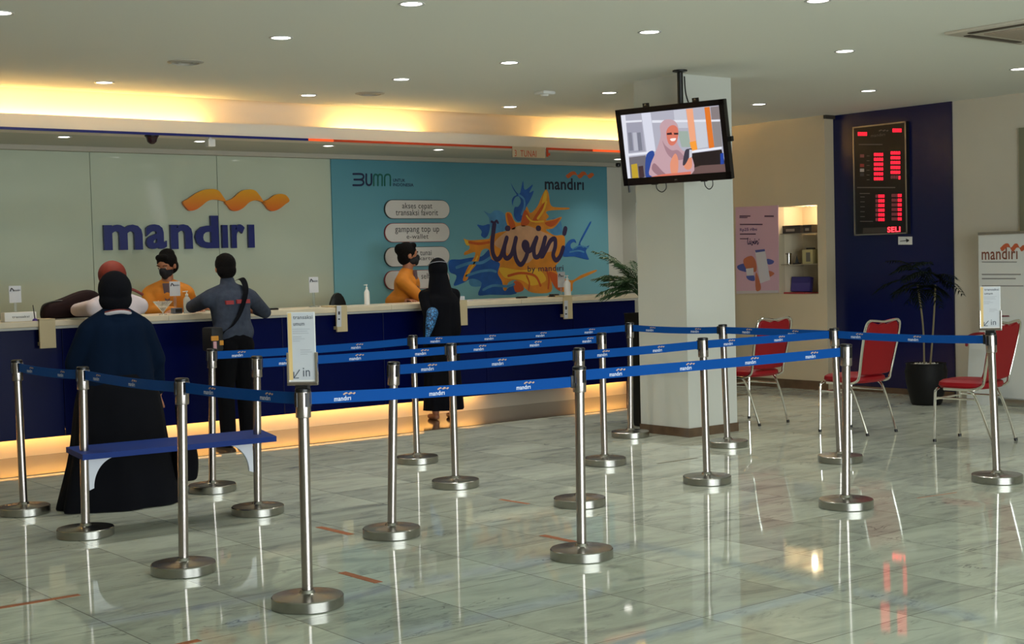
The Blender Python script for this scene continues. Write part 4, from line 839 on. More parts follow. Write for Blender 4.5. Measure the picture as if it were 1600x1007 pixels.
# ------------------------------------------------------------------ red banquet chairs
ch = thing('banquet_chair', '', 'chair')
bm = bmesh.new(); n_ = 24
def cush(w, d, e=.5):
    out = []
    for i in range(28):
        a = 2*PI*i/28; c_, s_ = math.cos(a), math.sin(a); out.append((w*math.copysign(abs(c_)**e, c_), d*math.copysign(abs(s_)**e, s_)))
    return out
rg = [[(x, y+.0, z) for x, y in cush(w, d)] for w, d, z in ((.16, .17, .425), (.20, .20, .43), (.212, .215, .45), (.208, .21, .475), (.18, .185, .492), (.1, .1, .497))]
loft(bm, rg); obj('seat', bm, m_red, ch)
def backpt(x, z, o_): return (x, -.20-(z-.5)*.22+o_, z)
out = []
prof = [(-.17, .50), (.17, .50), (.185, .56), (.20, .70), (.205, .84), (.195, .91), (.16, .935), (.10, .925), (.05, .915), (0, .925), (-.05, .915), (-.10, .925), (-.16, .935), (-.195, .91), (-.205, .84), (-.20, .70), (-.185, .56)]
pr = [(v.x, v.y) for v in smooth_path([(a, b, 0) for a, b in prof], 3, True)]; cx0, cz0 = 0, .72
bm = bmesh.new(); loft(bm, [[backpt(cx0+(x-cx0)*s, cz0+(z-cz0)*s, o_) for x, z in pr] for s, o_ in ((.86, .028), (.97, .02), (1, .005), (1, -.012), (.96, -.022))]); obj('backrest', bm, m_red, ch)
fr = [(-.205, .50), (-.215, .62), (-.225, .78), (-.222, .9), (-.19, .945), (-.11, .945), (0, .935), (.11, .945), (.19, .945), (.222, .9), (.225, .78), (.215, .62), (.205, .50)]
bm = bmesh.new(); pts = [(-.215, .12, .425), (-.215, -.1, .425), (-.212, -.19, .45)]+[backpt(x, z, -.012) for x, z in fr]+[(.212, -.19, .45), (.215, -.1, .425), (.215, .12, .425)]
tube(bm, smooth_path(pts, 4), .011, 10); obj('back_frame', bm, m_chrome, ch)
for s in (-1, 1):
    bm = bmesh.new(); tube(bm, smooth_path([(s*.17, .19, .425), (s*.20, .195, .41), (s*.205, .20, .36), (s*.205, .21, .02)], 5), .011, 10); l_ = obj('leg', bm, m_chrome, ch)
    bm = bmesh.new(); tube(bm, [(s*.205, .21, 0), (s*.205, .21, .022)], .014, 12); obj('rubber_foot', bm, m_black, l_)
    bm = bmesh.new(); tube(bm, smooth_path([(s*.205, -.08, .425), (s*.205, -.13, .38), (s*.20, -.20, .22), (s*.19, -.27, .02)], 5), .011, 10); l_ = obj('leg', bm, m_chrome, ch)
    bm = bmesh.new(); tube(bm, [(s*.19, -.276, 0), (s*.19, -.27, .022)], .014, 12); obj('rubber_foot', bm, m_black, l_)
bm = bmesh.new(); tube(bm, [(-.205, .205, .34), (.205, .205, .34)], .008); tube(bm, [(-.205, .20, .35), (-.205, -.14, .35)], .008); tube(bm, [(.205, .20, .35), (.205, -.14, .35)], .008); obj('stretcher', bm, m_chrome, ch)
for i, (x, y, rz, lb) in enumerate([(9.67, 8.83, .0, 'red banquet chair right behind the pillar, partly hidden by it'), (9.70, 7.68, .0, 'middle red banquet chair, standing left of the black plant pot'), (9.79, 6.61, .12, 'red banquet chair at the right edge beside the notice post')]):
    o = ch if i == 0 else copy_tree(ch); o.location = (x, y, 0); o.rotation_euler = (0, 0, rz); o['label'] = lb; o['group'] = 'red banquet chairs'

# ------------------------------------------------------------------ plants
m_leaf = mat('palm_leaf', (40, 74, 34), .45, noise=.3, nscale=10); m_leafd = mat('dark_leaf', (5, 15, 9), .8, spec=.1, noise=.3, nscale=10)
m_pot = mat('black_pot', (7, 7, 8), .6, spec=.25); m_stem = mat('plant_stem', (120, 110, 80), .6)
def frond(root, tip_dir, L, droop, m, parent, nl=22, wl=.22, rise=.5):
    d = Vector(tip_dir).normalized(); pts = []
    for i in range(9):
        s = i/8; pts.append(Vector(root)+Vector((d.x*L*s, d.y*L*s, L*rise*s-droop*s*s)))
    bm = bmesh.new(); tube(bm, pts, [.006*(1-.8*i/8) for i in range(9)], 6)
    sd = d.cross(Vector((0, 0, 1))).normalized()
    for i in range(nl):
        s = .18+.82*i/(nl-1); f = s*8; k = min(int(f), 7); c = pts[k].lerp(pts[k+1], f-k); t_ = (pts[k+1]-pts[k]).normalized()
        ll = wl*(math.sin(PI*(.15+.8*s))**.6)*random.uniform(.85, 1.1)
        for sg in (-1, 1):
            dr = (sd*sg*.75+t_*.75+Vector((0, 0, random.uniform(-.05, .15)))).normalized(); w_ = t_.cross(dr).normalized().cross(dr)*.007
            m1 = c+dr*ll*.45; e1 = c+dr*ll+Vector((0, 0, -ll*.35)); q_ = [c-w_*.4, m1-w_, e1, m1+w_, c+w_*.4]
            vs = [bm.verts.new(p) for p in q_]; bm.faces.new(vs)
    return obj('frond', bm, m, parent, smooth=False)
p = at(1019, 600, 1, 9.33); p.z = 0
t = thing('potted_palm', 'green palm in a tall black planter behind the pillar', 'plant', p)
bm = bmesh.new()
def sqring(h_, z, r_=.04): return [(h_*math.copysign(abs(math.cos(a))**.35, math.cos(a)), h_*math.copysign(abs(math.sin(a))**.35, math.sin(a)), z) for a in [2*PI*i/32+PI/32 for i in range(32)]]
loft(bm, [sqring(.135, 0), sqring(.14, .02), sqring(.19, 1.0), sqring(.195, 1.02), sqring(.17, 1.02), sqring(.165, .98)]); obj('planter', bm, m_pot, t)
bm = bmesh.new(); lathe(bm, [(0, .985), (.16, .985), (.16, .97)], seg=24); obj('soil', bm, mat('soil', (50, 38, 28), .9), t)
for i in range(4):
    a = i*1.7; bm = bmesh.new(); tube(bm, smooth_path([(.05*math.cos(a), .05*math.sin(a), .98), (.07*math.cos(a), .07*math.sin(a), 1.06), (.10*math.cos(a), .1*math.sin(a), 1.14)], 4), .011); obj('stem', bm, mat('palm_stem', (70, 84, 40), .5), t)
for i in range(13):
    a = .8+i*.2; z = 1.12+.12*random.random()
    frond((.09*math.cos(a), .09*math.sin(a), z), (math.cos(a), math.sin(a), 0), random.uniform(.24, .36), random.uniform(.1, .25), m_leaf, t, nl=15, wl=.15, rise=random.uniform(.6, 1.3))
for a, L, rs, dr in ((2.55, .40, 1.5, .22), (2.3, .42, .8, .2), (2.8, .40, .5, .2), (2.5, .34, .2, .1), (2.0, .36, 1.6, .2), (2.7, .34, 1.7, .25)):
    frond((.09*math.cos(a), .09*math.sin(a), 1.2), (math.cos(a), math.sin(a), 0), L, dr, m_leaf, t, nl=16, wl=.16, rise=rs)
# black pot tree before the navy wall
p = Vector((11.88, 8.53, 0))
t = thing('potted_tree', 'dark leafy tree with thin stems in a round black pot', 'plant', p)
bm = bmesh.new(); lathe(bm, [(0, 0), (.135, 0), (.15, .02), (.195, .22), (.205, .33), (.19, .39), (.195, .41), (.175, .41), (.17, .38)], seg=40); obj('pot', bm, m_pot, t)
bm = bmesh.new(); lathe(bm, [(0, .385), (.172, .385), (.172, .37)], seg=24); obj('soil', bm, MATS['soil'], t)
bm = bmesh.new()
for i in range(60):
    a = random.uniform(0, 2*PI); r_ = .15*math.sqrt(random.random()); s = random.uniform(.008, .016); bmesh.ops.create_icosphere(bm, subdivisions=1, radius=s, matrix=Matrix.Translation((r_*math.cos(a), r_*math.sin(a), .39+s*.3)))
o = obj('pebbles', bm, mat('white_pebble', (196, 192, 180), .6), t); o['kind'] = 'stuff'
for sx, tx in ((-.02, -.03), (.05, .14)):
    y0 = .0; bm = bmesh.new(); A = Vector((0, -sx, .38)); tube(bm, smooth_path([A, A+Vector((0, -tx*.3, .4)), A+Vector((0, -tx*.8+.04, .80))], 5), .009); obj('stem', bm, m_stem, t)
for i in range(26):
    a = random.uniform(0, 2*PI); c0 = Vector((random.uniform(-.1, .1), random.uniform(-.18, .2), random.uniform(1.08, 1.38)))
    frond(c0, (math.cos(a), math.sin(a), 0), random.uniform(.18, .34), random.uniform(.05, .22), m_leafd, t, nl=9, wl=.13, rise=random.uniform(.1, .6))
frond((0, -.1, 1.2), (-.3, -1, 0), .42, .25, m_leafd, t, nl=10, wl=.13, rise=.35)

# ------------------------------------------------------------------ orange floor tape
m_tape = mat('orange_tape', (158, 92, 54), .6, noise=.2, nscale=30)
def tape(p0, p1, lb, w=.045, m=None):
    a = at(*p0, 2, 0.); b = at(*p1, 2, 0.); d = (b-a); d.z = 0; L = d.length; e = d.normalized(); s = Vector((-e.y, e.x, 0))*w/2
    o = thing('floor_tape', lb, 'floor tape', (a+b)/2) if False else None
    bm = bmesh.new(); n = 8; P0 = []; P1 = []
    for i in range(n+1):
        j = random.uniform(-.004, .004); c = a.lerp(b, i/n); P0.append(c+s*(1+j*20)); P1.append(c-s*(1-j*10))
    vs = [bm.verts.new(v) for v in P0+P1[::-1]]; f = bm.faces.new(vs); ex = bmesh.ops.extrude_face_region(bm, geom=[f]); bmesh.ops.translate(bm, vec=(0, 0, .0012), verts=[g for g in ex['geom'] if isinstance(g, bmesh.types.BMVert)])
    c = (a+b)/2; bmesh.ops.translate(bm, vec=-c, verts=bm.verts); ob = obj('floor_tape', bm, m or m_tape, smooth=False); ob.location = c
    return tag(ob, lb, 'floor tape', 'worn floor tape strips')
tape((498, 824), (549, 836), 'orange tape strip between the two left centre posts'); tape((534, 895), (592, 911), 'orange tape strip right of the nearest notice post'); tape((847, 837), (905, 849), 'orange tape strip left of the near centre post')
tape((782, 781), (826, 788), 'short orange tape strip below the third row posts', .03); tape((1433, 779), (1495, 770), 'orange tape strip near the right edge notice post', .006); tape((-40, 957), (124, 930), 'long worn orange tape strip at the lower left', .04); tape((262, 1012), (312, 1001), 'orange tape end at the bottom edge of the floor', .04)
tape((1027, 725), (1090, 716), 'thin dark tape strip beneath the pillar', .02, mat('dark_tape', (96, 88, 72), .6))

# ------------------------------------------------------------------ people
def cap(bm, a, b, ra, rb, seg=14):
    a, b = Vector(a), Vector(b); n = 5
    d = (b-a); L = d.length; e = d.normalized() if L > 1e-6 else Vector((0, 0, 1)); pts, rs = [], []
    for i in range(n):
        t_ = PI/2*(i/n); pts.append(a-e*ra*math.cos(t_)); rs.append(max(ra*math.sin(t_), ra*.03))
    pts.append(a); rs.append(ra); pts.append(b); rs.append(rb)
    for i in range(1, n+1):
        t_ = PI/2*(i/n); pts.append(b+e*rb*math.sin(t_)); rs.append(max(rb*math.cos(t_), rb*.03))
    tube(bm, pts, rs, seg)
def ell(bm, c, r, M=None, sub=3):
    rr = bmesh.ops.create_icosphere(bm, subdivisions=sub, radius=1, matrix=Matrix.Translation(c) @ (M or Matrix.Identity(4)) @ Matrix.Diagonal((*r, 1)))
    return rr
def fuse(name, bm, m, parent, voxel=.008, smooth=2, kind=None):
    me = bpy.data.meshes.new('tmp'); bm.to_mesh(me); bm.free(); o = bpy.data.objects.new('tmp', me); C.objects.link(o)
    r_ = o.modifiers.new('r', 'REMESH'); r_.mode = 'VOXEL'; r_.voxel_size = voxel
    s_ = o.modifiers.new('s', 'SMOOTH'); s_.iterations = smooth; s_.factor = .5
    dg = bpy.context.evaluated_depsgraph_get(); me2 = bpy.data.meshes.new_from_object(o.evaluated_get(dg)); bpy.data.objects.remove(o)
    me2.name = name
    for p_ in me2.polygons: p_.use_smooth = True
    me2.materials.clear(); return link_mesh(name, me2, m, parent)
def hand(bm, wrist, direction, normal, side, curl=.35, s=1.):
    w = Vector(wrist); d = Vector(direction).normalized(); n_ = Vector(normal).normalized(); n_ = (n_-d*n_.dot(d)).normalized(); x = d.cross(n_)*side
    def P(a, b, c): return w+d*a*s+x*b*s+n_*c*s
    for b in (-.028, -.01, .01, .028): cap(bm, P(.01, b*.7, 0), P(.082, b, 0), .013*s, .012*s, 10)
    for b, L_ in ((-.031, .062), (-.0105, .075), (.0105, .070), (.031, .055)):
        k1 = P(.085, b, 0); k2 = P(.085+L_*.5, b*1.12, -curl*.02); k3 = P(.085+L_*(1-.25*curl), b*1.2, -curl*.055)
        cap(bm, k1, k2, .0095*s, .0088*s, 8); cap(bm, k2, k3, .0088*s, .0072*s, 8)
    cap(bm, P(.02, -.028, 0), P(.055, -.058, -.01), .012*s, .010*s, 8); cap(bm, P(.055, -.058, -.01), P(.085, -.066, -.018), .010*s, .008*s, 8)
class Fig:
    """one person, local frame: faces +Y, feet at z = 0"""
    def __init__(s, loc, rz, h, label, lean=0., yaw=0., pit=0., z0=0., tilt=0.):
        s.root = thing('person', label, 'person', (loc[0], loc[1], z0), rz); s.k = h/1.60; s.lean = lean; s.yaw = yaw; s.pit = pit; s.tilt = tilt
    def B(s, p):                                     # scale, then lean everything above the hips forward
        p = Vector(p)*s.k; hz = .84*s.k
        if p.z > hz:
            f = min(1, (p.z-hz)/(.15*s.k)); M = Matrix.Rotation(-s.lean*f, 3, 'X'); v = Vector((p.x, p.y, p.z-hz)); v = M @ v; p = Vector((v.x, v.y, v.z+hz))
        return p
    def Hm(s):
        c = s.B((0, .012, 1.485)); return Matrix.Translation(c) @ Matrix.Rotation(s.yaw, 4, 'Z') @ Matrix.Rotation(s.pit-s.lean*.6, 4, 'X') @ Matrix.Rotation(s.tilt, 4, 'Y') @ Matrix.Scale(s.k, 4)
    def body(s, arms, legs=True, m=None):            # arms: [(elbow, wrist, hand dir, palm normal)] left then right, in local metres
        bm = bmesh.new(); B_ = s.B; k = s.k
        cap(bm, B_((0, 0, .90)), B_((0, .0, 1.02)), .08*k, .07*k, 20); cap(bm, B_((0, 0, 1.02)), B_((0, .0, 1.22)), .07*k, .075*k, 20)
        cap(bm, B_((-.06, 0, 1.25)), B_((.06, 0, 1.25)), .055*k, .055*k); cap(bm, B_((0, 0, 1.28)), B_((0, .008, 1.42)), .055*k, .05*k)
        HM = s.Hm(); R = HM.to_3x3()
        def hp(p): return HM @ Vector(p)
        ell(bm, hp((0, -.008, .02)), (.074*k, .092*k, .092*k), R.to_4x4() @ Matrix.Scale(1/k, 4))
        cap(bm, hp((0, .03, -.045)), hp((0, .045, -.075)), .052*k, .034*k); cap(bm, hp((0, .072, .01)), hp((0, .094, -.02)), .008*k, .013*k, 8)
        for sg in (-1, 1): ell(bm, hp((sg*.076, -.005, -.005)), (.010*k, .020*k, .030*k), R.to_4x4() @ Matrix.Scale(1/k, 4), 2); cap(bm, hp((sg*.018, .07, .03)), hp((sg*.05, .06, .03)), .010*k, .009*k, 8)
        for sg in (-1, 1): cap(bm, hp((sg*.02, .078, -.05)), hp((0, .083, -.05)), .006*k, .007*k, 8)
        for sg, (e, w, d_, n_) in zip((-1, 1), arms):
            sh = B_((sg*.16, 0, 1.235)); e = Vector(e); w = Vector(w)
            cap(bm, B_((sg*.06, 0, 1.26)), sh, .045*k, .042*k); cap(bm, sh, e, .042*k, .036*k); cap(bm, e, w, .038*k, .025*k); hand(bm, w, d_, n_, sg, s=k)
        if legs:
            for sg in (-1, 1):
                cap(bm, B_((sg*.08, 0, .86)), B_((sg*.09, .01, .47)), .085*k, .055*k); cap(bm, B_((sg*.09, .01, .47)), B_((sg*.09, -.02, .08)), .055*k, .036*k); cap(bm, B_((sg*.09, -.04, .035)), B_((sg*.10, .12, .028)), .032*k, .026*k)
        o = fuse('body', bm, m or m_skin, s.root, .0065, 2)
        for sg in (-1, 1):
            b2 = bmesh.new(); ell(b2, hp((sg*.033, .078, .012)), (.013*k, .006*k, .007*k), R.to_4x4() @ Matrix.Scale(1/k, 4), 2); ey = obj('eye', b2, mat('eye_white', (190, 180, 170), .3), s.root)
            b2 = bmesh.new(); ell(b2, hp((sg*.033, .082, .011)), (.006*k, .004*k, .006*k), R.to_4x4() @ Matrix.Scale(1/k, 4), 2); obj('iris', b2, m_black, ey)
            b2 = bmesh.new(); tube(b2, [hp((sg*.016, .084, .034)), hp((sg*.034, .084, .040)), hp((sg*.052, .072, .034))], .0035*k, 6); obj('eyebrow', b2, m_hair, s.root)
        return o
    def mask(s, m=None):
        bm = bmesh.new(); k = s.k; HM = s.Hm(); R = HM.to_3x3().to_4x4() @ Matrix.Scale(1/k, 4)
        ell(bm, HM @ Vector((0, .034, -.045)), (.062*k, .064*k, .05*k), R); cap(bm, HM @ Vector((0, .075, -.02)), HM @ Vector((0, .07, -.07)), .036*k, .030*k)
        o = fuse('face_mask', bm, m or m_mask, s.root, .005, 2)
        bm = bmesh.new()
        for sg in (-1, 1): tube(bm, [HM @ Vector((sg*.06, .05, -.03)), HM @ Vector((sg*.082, .0, .0)), HM @ Vector((sg*.08, -.015, -.01))], .002, 5)
        obj('ear_loop', bm, m_mask, o)
    def hair(s, bun=None, cut=.0, m=None):
        bm = bmesh.new(); k = s.k; HM = s.Hm(); R = HM.to_3x3().to_4x4() @ Matrix.Scale(1/k, 4)
        ell(bm, HM @ Vector((0, -.022, .035)), (.087*k, .098*k, .095*k), R); ell(bm, HM @ Vector((0, -.04, -.02)), (.082*k, .07*k, .078*k), R)
        cap(bm, HM @ Vector((-.03, .04, .095)), HM @ Vector((.03, .04, .095)), .03*k, .03*k)
        if bun: ell(bm, HM @ Vector(bun[0]), tuple(x*k for x in bun[1]), R)
        return fuse('hair', bm, m or m_hair, s.root, .006, 1)
    def shirt(s, arms, m, sleeve='long', hem=.80, wx=1., name='shirt', cuff=.85, collar=True):
        bm = bmesh.new(); B_ = s.B; k = s.k
        for x in (-.055*wx, 0, .055*wx):
            cap(bm, B_((x, 0, hem+.09)), B_((x*.9, .0, 1.02)), .115*k, .105*k, 20); cap(bm, B_((x*.9, 0, 1.02)), B_((x, .0, 1.21)), .105*k, .112*k, 20)
        for sg in (-1, 1): cap(bm, B_((0, -.005, 1.30)), B_((sg*.145*wx, 0, 1.245)), .078*k, .072*k)
        if collar: cap(bm, B_((0, -.005, 1.32)), B_((0, .0, 1.375)), .075*k, .062*k)
        for sg, (e, w, d_, n_) in zip((-1, 1), arms):
            sh = B_((sg*.165*wx, 0, 1.235)); e = Vector(e); w = Vector(w); cap(bm, sh, e, .066*k*(wx*.3+.7), .055*k)
            if sleeve == 'long': cap(bm, e, e.lerp(w, cuff), .053*k, .040*k)
        o = fuse(name, bm, m, s.root, .010, 3); return o
    def trousers(s, m, top=.90):
        bm = bmesh.new(); B_ = s.B; k = s.k
        cap(bm, B_((-.05, 0, top)), B_((.05, 0, top)), .105*k, .105*k)
        for sg in (-1, 1):
            cap(bm, B_((sg*.075, 0, .84)), B_((sg*.09, .01, .47)), .10*k, .075*k); cap(bm, B_((sg*.09, .01, .47)), B_((sg*.09, -.015, .09)), .073*k, .065*k)
        return fuse('trousers', bm, m, s.root, .010, 2)
    def shoes(s, m):
        for sg in (-1, 1):
            bm = bmesh.new(); k = s.k; B_ = s.B; cap(bm, B_((sg*.09, -.05, .045)), B_((sg*.10, .13, .035)), .045*k, .036*k); cap(bm, B_((sg*.09, -.04, .05)), B_((sg*.09, -.03, .09)), .045*k, .04*k)
            o = fuse('shoe', bm, m, s.root, .008, 1)
            zmin = min(v.co.z for v in o.data.vertices)
            for v in o.data.vertices: v.co.z = max(v.co.z, .002) if zmin < 0 else v.co.z
    def robe(s, m, top, rings, folds=9, name='robe', amp=.03):   # rings: (z, rx, ry, cx, cy)
        bm = bmesh.new(); n_ = 72; out = []
        R_ = smooth_path([(z, rx, ry) for z, rx, ry, _, _ in rings], 5); Cc = smooth_path([(c1, c2, 0) for _, _, _, c1, c2 in rings], 5)
        N = len(R_)
        for i, (a, c_) in enumerate(zip(R_, Cc)):
            f = i/(N-1); am = amp*(1-f)**1.2
            rg_ = []
            for j in range(n_):
                t_ = 2*PI*j/n_; w_ = 1+am*(math.sin(folds*t_+1.3)+.6*math.sin((folds*2-3)*t_+.5+f*2)); rg_.append(((c_[0]+a[1]*w_*math.cos(t_)), (c_[1]+a[2]*w_*math.sin(t_)), a[0]))
            out.append(rg_)
        loft(bm, out); return obj(name, bm, m, s.root)
def wl(F, x, y, z):      # local coordinates of a world point in figure F
    return chain(F.root).inverted() @ Vector((x, y, z))

# --- woman in navy, seen from behind, in the queue
m_nv = mat('navy_cloth', (7, 22, 42), .95, spec=.1, noise=.12, nscale=4, bump=.2); m_bk = mat('black_cloth', (10, 11, 17), .95, spec=.15, noise=.2, nscale=5, bump=.2)
P = at(190, 790, 2, 0.)
A1 = Fig((P.x+.005, P.y+.0), -.1, 1.50, 'woman in navy top and black skirt standing with her back turned, at left')
ar = [((-.245, .05, .93), (-.16, .24, .88), (.3, .9, 0), (0, 0, 1)), ((.25, .02, .93), (.30, .10, .70), (.05, .3, -.9), (-1, 0, 0))]
A1.body(ar); A1.mask()
bm = bmesh.new(); k = 1
def torso(F, m, ar, name, wx, rad=.14, hem=.62):
    bm = bmesh.new(); B_ = F.B; k = F.k
    for x in (-.09*wx, 0, .09*wx):
        cap(bm, B_((x, 0, hem)), B_((x, 0, .95)), rad*1.18*k, rad*1.05*k, 20); cap(bm, B_((x, 0, .95)), B_((x*.8, 0, 1.2)), rad*1.05*k, rad*.92*k, 20)
    for sg in (-1, 1): cap(bm, B_((0, -.01, 1.31)), B_((sg*.15*wx, 0, 1.215)), .09*k, .085*k)
    cap(bm, B_((0, -.01, 1.28)), B_((0, 0, 1.38)), .105*k, .066*k)
    for sg, (e, w, d_, n_) in zip((-1, 1), ar):
        sh = B_((sg*.165*wx, 0, 1.20)); e = Vector(e); w = Vector(w); cap(bm, sh, e, .085*k, .080*k); cap(bm, e, e.lerp(w, .85), .072*k, .05*k)
    return fuse(name, bm, m, F.root, .011, 3)
torso(A1, m_nv, ar, 'navy_top', 1.1)
A1.robe(m_bk, 1, [(0.006, .40, .26, 0, 0), (.05, .395, .255, 0, 0), (.35, .32, .22, 0, 0), (.7, .27, .19, 0, 0), (.85, .21, .15, 0, 0)], 7, 'skirt', .05)
bm = bmesh.new(); HM = A1.Hm(); R_ = HM.to_3x3().to_4x4(); ell(bm, HM @ Vector((0, -.025, .005)), (.114, .115, .128), R_); ell(bm, HM @ Vector((0, -.03, -.07)), (.112, .10, .09), R_)
fuse('head_covering', bm, m_bk, A1.root, .007, 2)
bm = bmesh.new(); pts = [HM @ Vector((.104*math.cos(a), -.02+.095*math.sin(a), -.150-.022*math.cos(a)**2)) for a in [2*PI*i/24 for i in range(24)]]; tube(bm, pts, .012, 8, closed=True); obj('white_collar', bm, mat('white_cloth', (176, 172, 176), .8), A1.root)
bm = bmesh.new(); tube(bm, [p+Vector((0, 0, .014)) for p in pts], .005, 6, closed=True); obj('red_stripe', bm, mat('red_thread', (120, 50, 44), .8), A1.root)
for sg in (-1, 1):
    bm = bmesh.new(); cap(bm, (sg*.09, -.06, .035), (sg*.10, .13, .03), .033, .03); o = fuse('shoe', bm, m_black, A1.root, .008, 1)
# dark bag hanging on her right side
t = thing('shoulder_bag', 'black shoulder bag hanging at the right hip of the woman in navy', 'bag', A1.root.location+Vector((.40, -.08, .12)))
bm = bmesh.new(); loft(bm, [sq for sq in [[(x*s, y*s, z) for x, y in [(-.07, -.12), (.07, -.12), (.085, 0), (.07, .12), (-.07, .12), (-.085, 0)]] for z, s in ((0, .7), (.02, .95), (.15, 1.05), (.26, .85), (.29, .5))]]); o = obj('bag_body', bm, m_bk, t); md = o.modifiers.new('s', 'SUBSURF'); md.levels = md.render_levels = 2
bm = bmesh.new(); tube(bm, smooth_path([(0, -.06, .27), (-.02, -.04, .42), (-.04, 0, .5), (-.02, .04, .42), (0, .06, .27)], 6), .007); obj('strap', bm, m_bk, t)

# --- person in white shirt leaning on the counter at left
pw = at(178, 440, 1, 11.2)
A2 = Fig((pw.x-.02, 10.98), .04, 1.61, 'person in white shirt and red head covering leaning over the counter at left', lean=.30, yaw=.1, pit=.0)
eL = wl(A2, pw.x-.17, 11.58, 1.20); eR = wl(A2, pw.x+.22, 11.45, 1.19)
ar = [(eL, wl(A2, pw.x+.02, 11.82, 1.17), (1, .3, 0), (0, 0, 1)), (eR, wl(A2, pw.x+.12, 11.70, 1.17), (-1, .4, 0), (0, 0, 1))]
m_ws = mat('white_shirt', (206, 194, 200), .8, noise=.05, nscale=6, bump=.2)
A2.body(ar); A2.shirt(ar, m_ws, wx=1.2); A2.trousers(mat('dark_trousers', (18, 18, 24), .8)); A2.shoes(m_black); A2.mask()
bm = bmesh.new(); HM = A2.Hm(); R_ = HM.to_3x3().to_4x4(); ell(bm, HM @ Vector((0, -.02, .02)), (.112, .118, .118), R_); cap(bm, HM @ Vector((0, -.03, -.05)), HM @ Vector((0, -.04, -.13)), .085, .10)
fuse('head_covering', bm, mat('rust_scarf', (118, 36, 22), .75, noise=.15, nscale=6, bump=.2), A2.root, .007, 2)
bm = bmesh.new(); tube(bm, smooth_path([A2.B((.06, -.06, 1.37)), A2.B((.15, -.03, 1.365)), A2.B((.24, 0, 1.33))], 4), .012); obj('red_piping', bm, MATS['red_thread'], A2.root)

# --- man in grey shirt at the counter
pm = at(352, 420, 1, 11.1)
A3 = Fig((pm.x+.0, 10.98), .02, 1.64, 'man in grey polo shirt with crossbody bag leaning on the counter', lean=.16, yaw=-.25, pit=-.12)
eL = wl(A3, pm.x-.15, 11.45, 1.19); eR = wl(A3, pm.x+.44, 11.24, 1.12)
ar = [(eL, wl(A3, pm.x+.04, 11.70, 1.165), (.8, .6, 0), (0, 0, 1)), (eR, wl(A3, pm.x+.33, 11.56, 1.165), (-.8, .6, 0), (0, 0, 1))]
A3.body(ar); m_gs = mat('grey_shirt', (62, 68, 82), .95, spec=.1, noise=.12, nscale=30, bump=.25)
A3.shirt(ar, m_gs, wx=1.18, sleeve='long', cuff=.28, hem=.86); A3.trousers(mat('black_trousers', (9, 9, 13), .95, spec=.15)); A3.shoes(m_black); A3.hair()
bm = bmesh.new(); k = A3.k
def backsurf(x, z, off=.0):
    return A3.B((x, -(.118+off), z))
for (xa, xb, z_) in ((-.10, -.03, 1.165), (.0, .12, 1.17)):
    q_ = [backsurf(xa, z_, .01), backsurf(xb, z_, .01), backsurf(xb, z_+.032, .01), backsurf(xa, z_+.032, .01)]; q2 = [p+Vector((0, .02, 0)) for p in q_]; loft(bm, [q_, q2])
obj('red_back_print', bm, mat('red_print', (150, 46, 50), .7), A3.root, smooth=False)
bm = bmesh.new(); path = [A3.B((.10, .05, 1.39)), A3.B((.115, -.045, 1.385)), backsurf(.09, 1.27, .012), backsurf(.02, 1.1, .012), backsurf(-.07, .99, .015), A3.B((-.14, -.10, .95)), A3.B((-.17, -.09, .92))]
rings = []; 
for i, p in enumerate(smooth_path(path, 5)): rings.append(p)
bmS = bmesh.new(); side_ = [Vector((.024, 0, .010)) for _ in rings]
loft(bmS, [[p-s_, p+s_, p+s_+Vector((0, -.004, 0)), p-s_+Vector((0, -.004, 0))] for p, s_ in zip(rings, side_)]); 
bg = thing('crossbody_bag', 'black crossbody bag with yellow trim worn by the man in grey', 'bag', A3.root.location); bg.rotation_euler = A3.root.rotation_euler
obj('strap', bmS, m_bk, bg); bm.free()
bm = bmesh.new(); cb = A3.B((-.215, -.05, .91)); box(bm, cb.x-.06, cb.x+.05, cb.y-.09, cb.y+.09, cb.z-.11, cb.z+.09, bev=.02); obj('bag_body', bm, mat('bag_black', (18, 18, 20), .6), bg)
bm = bmesh.new(); box(bm, cb.x-.066, cb.x+.0, cb.y-.097, cb.y-.085, cb.z-.02, cb.z+.02, bev=.004); box(bm, cb.x+.01, cb.x+.045, cb.y-.097, cb.y-.088, cb.z-.06, cb.z-.02, bev=.003); obj('yellow_trim', bm, mat('yellow_trim', (206, 140, 40), .5), bg)
bm = bmesh.new(); box(bm, cb.x-.05, cb.x-.02, cb.y-.10, cb.y-.09, cb.z-.10, cb.z-.025, bev=.004); obj('pink_tag', bm, mat('pink_tag', (200, 150, 160), .5), bg)

# --- tellers
def teller(x, ytop, Y, rz, label, yaw, pit, ar, bun, lean=0., h=1.58):
    p = at(x, ytop, 1, Y); F = Fig((p.x, Y), rz, h, label, lean=lean, yaw=yaw, pit=pit, z0=0)
    rise = p.z-1.585*F.k; F.root.location.z = 0
    F.k = F.k*(p.z/(1.585*F.k))                     # match the height seen in the photo
    F.k = min(F.k, 1.09)
    A_ = [(wl(F, p.x+e[0], Y+e[1], e[2]), wl(F, p.x+w[0], Y+w[1], w[2]), d_, n_) for e, w, d_, n_ in ar]
    F.body(A_); F.shirt(A_, m_orange, name='blazer', wx=1.0, cuff=.8, collar=False); F.trousers(m_bk); F.shoes(m_black); F.mask(); F.hair(bun=bun)
    return F
T1 = teller(261, 397, 12.5, PI-.5, 'left bank teller in orange blazer and black mask looking down', -.5, -.38, [((.22, -.05, 1.16), (.10, -.30, 1.14), (-.6, .8, 0), (0, 0, 1)), ((-.22, -.08, 1.14), (-.06, -.32, 1.14), (.5, .8, 0), (0, 0, 1))], ((0, -.045, .085), (.072, .07, .055)), lean=.1)
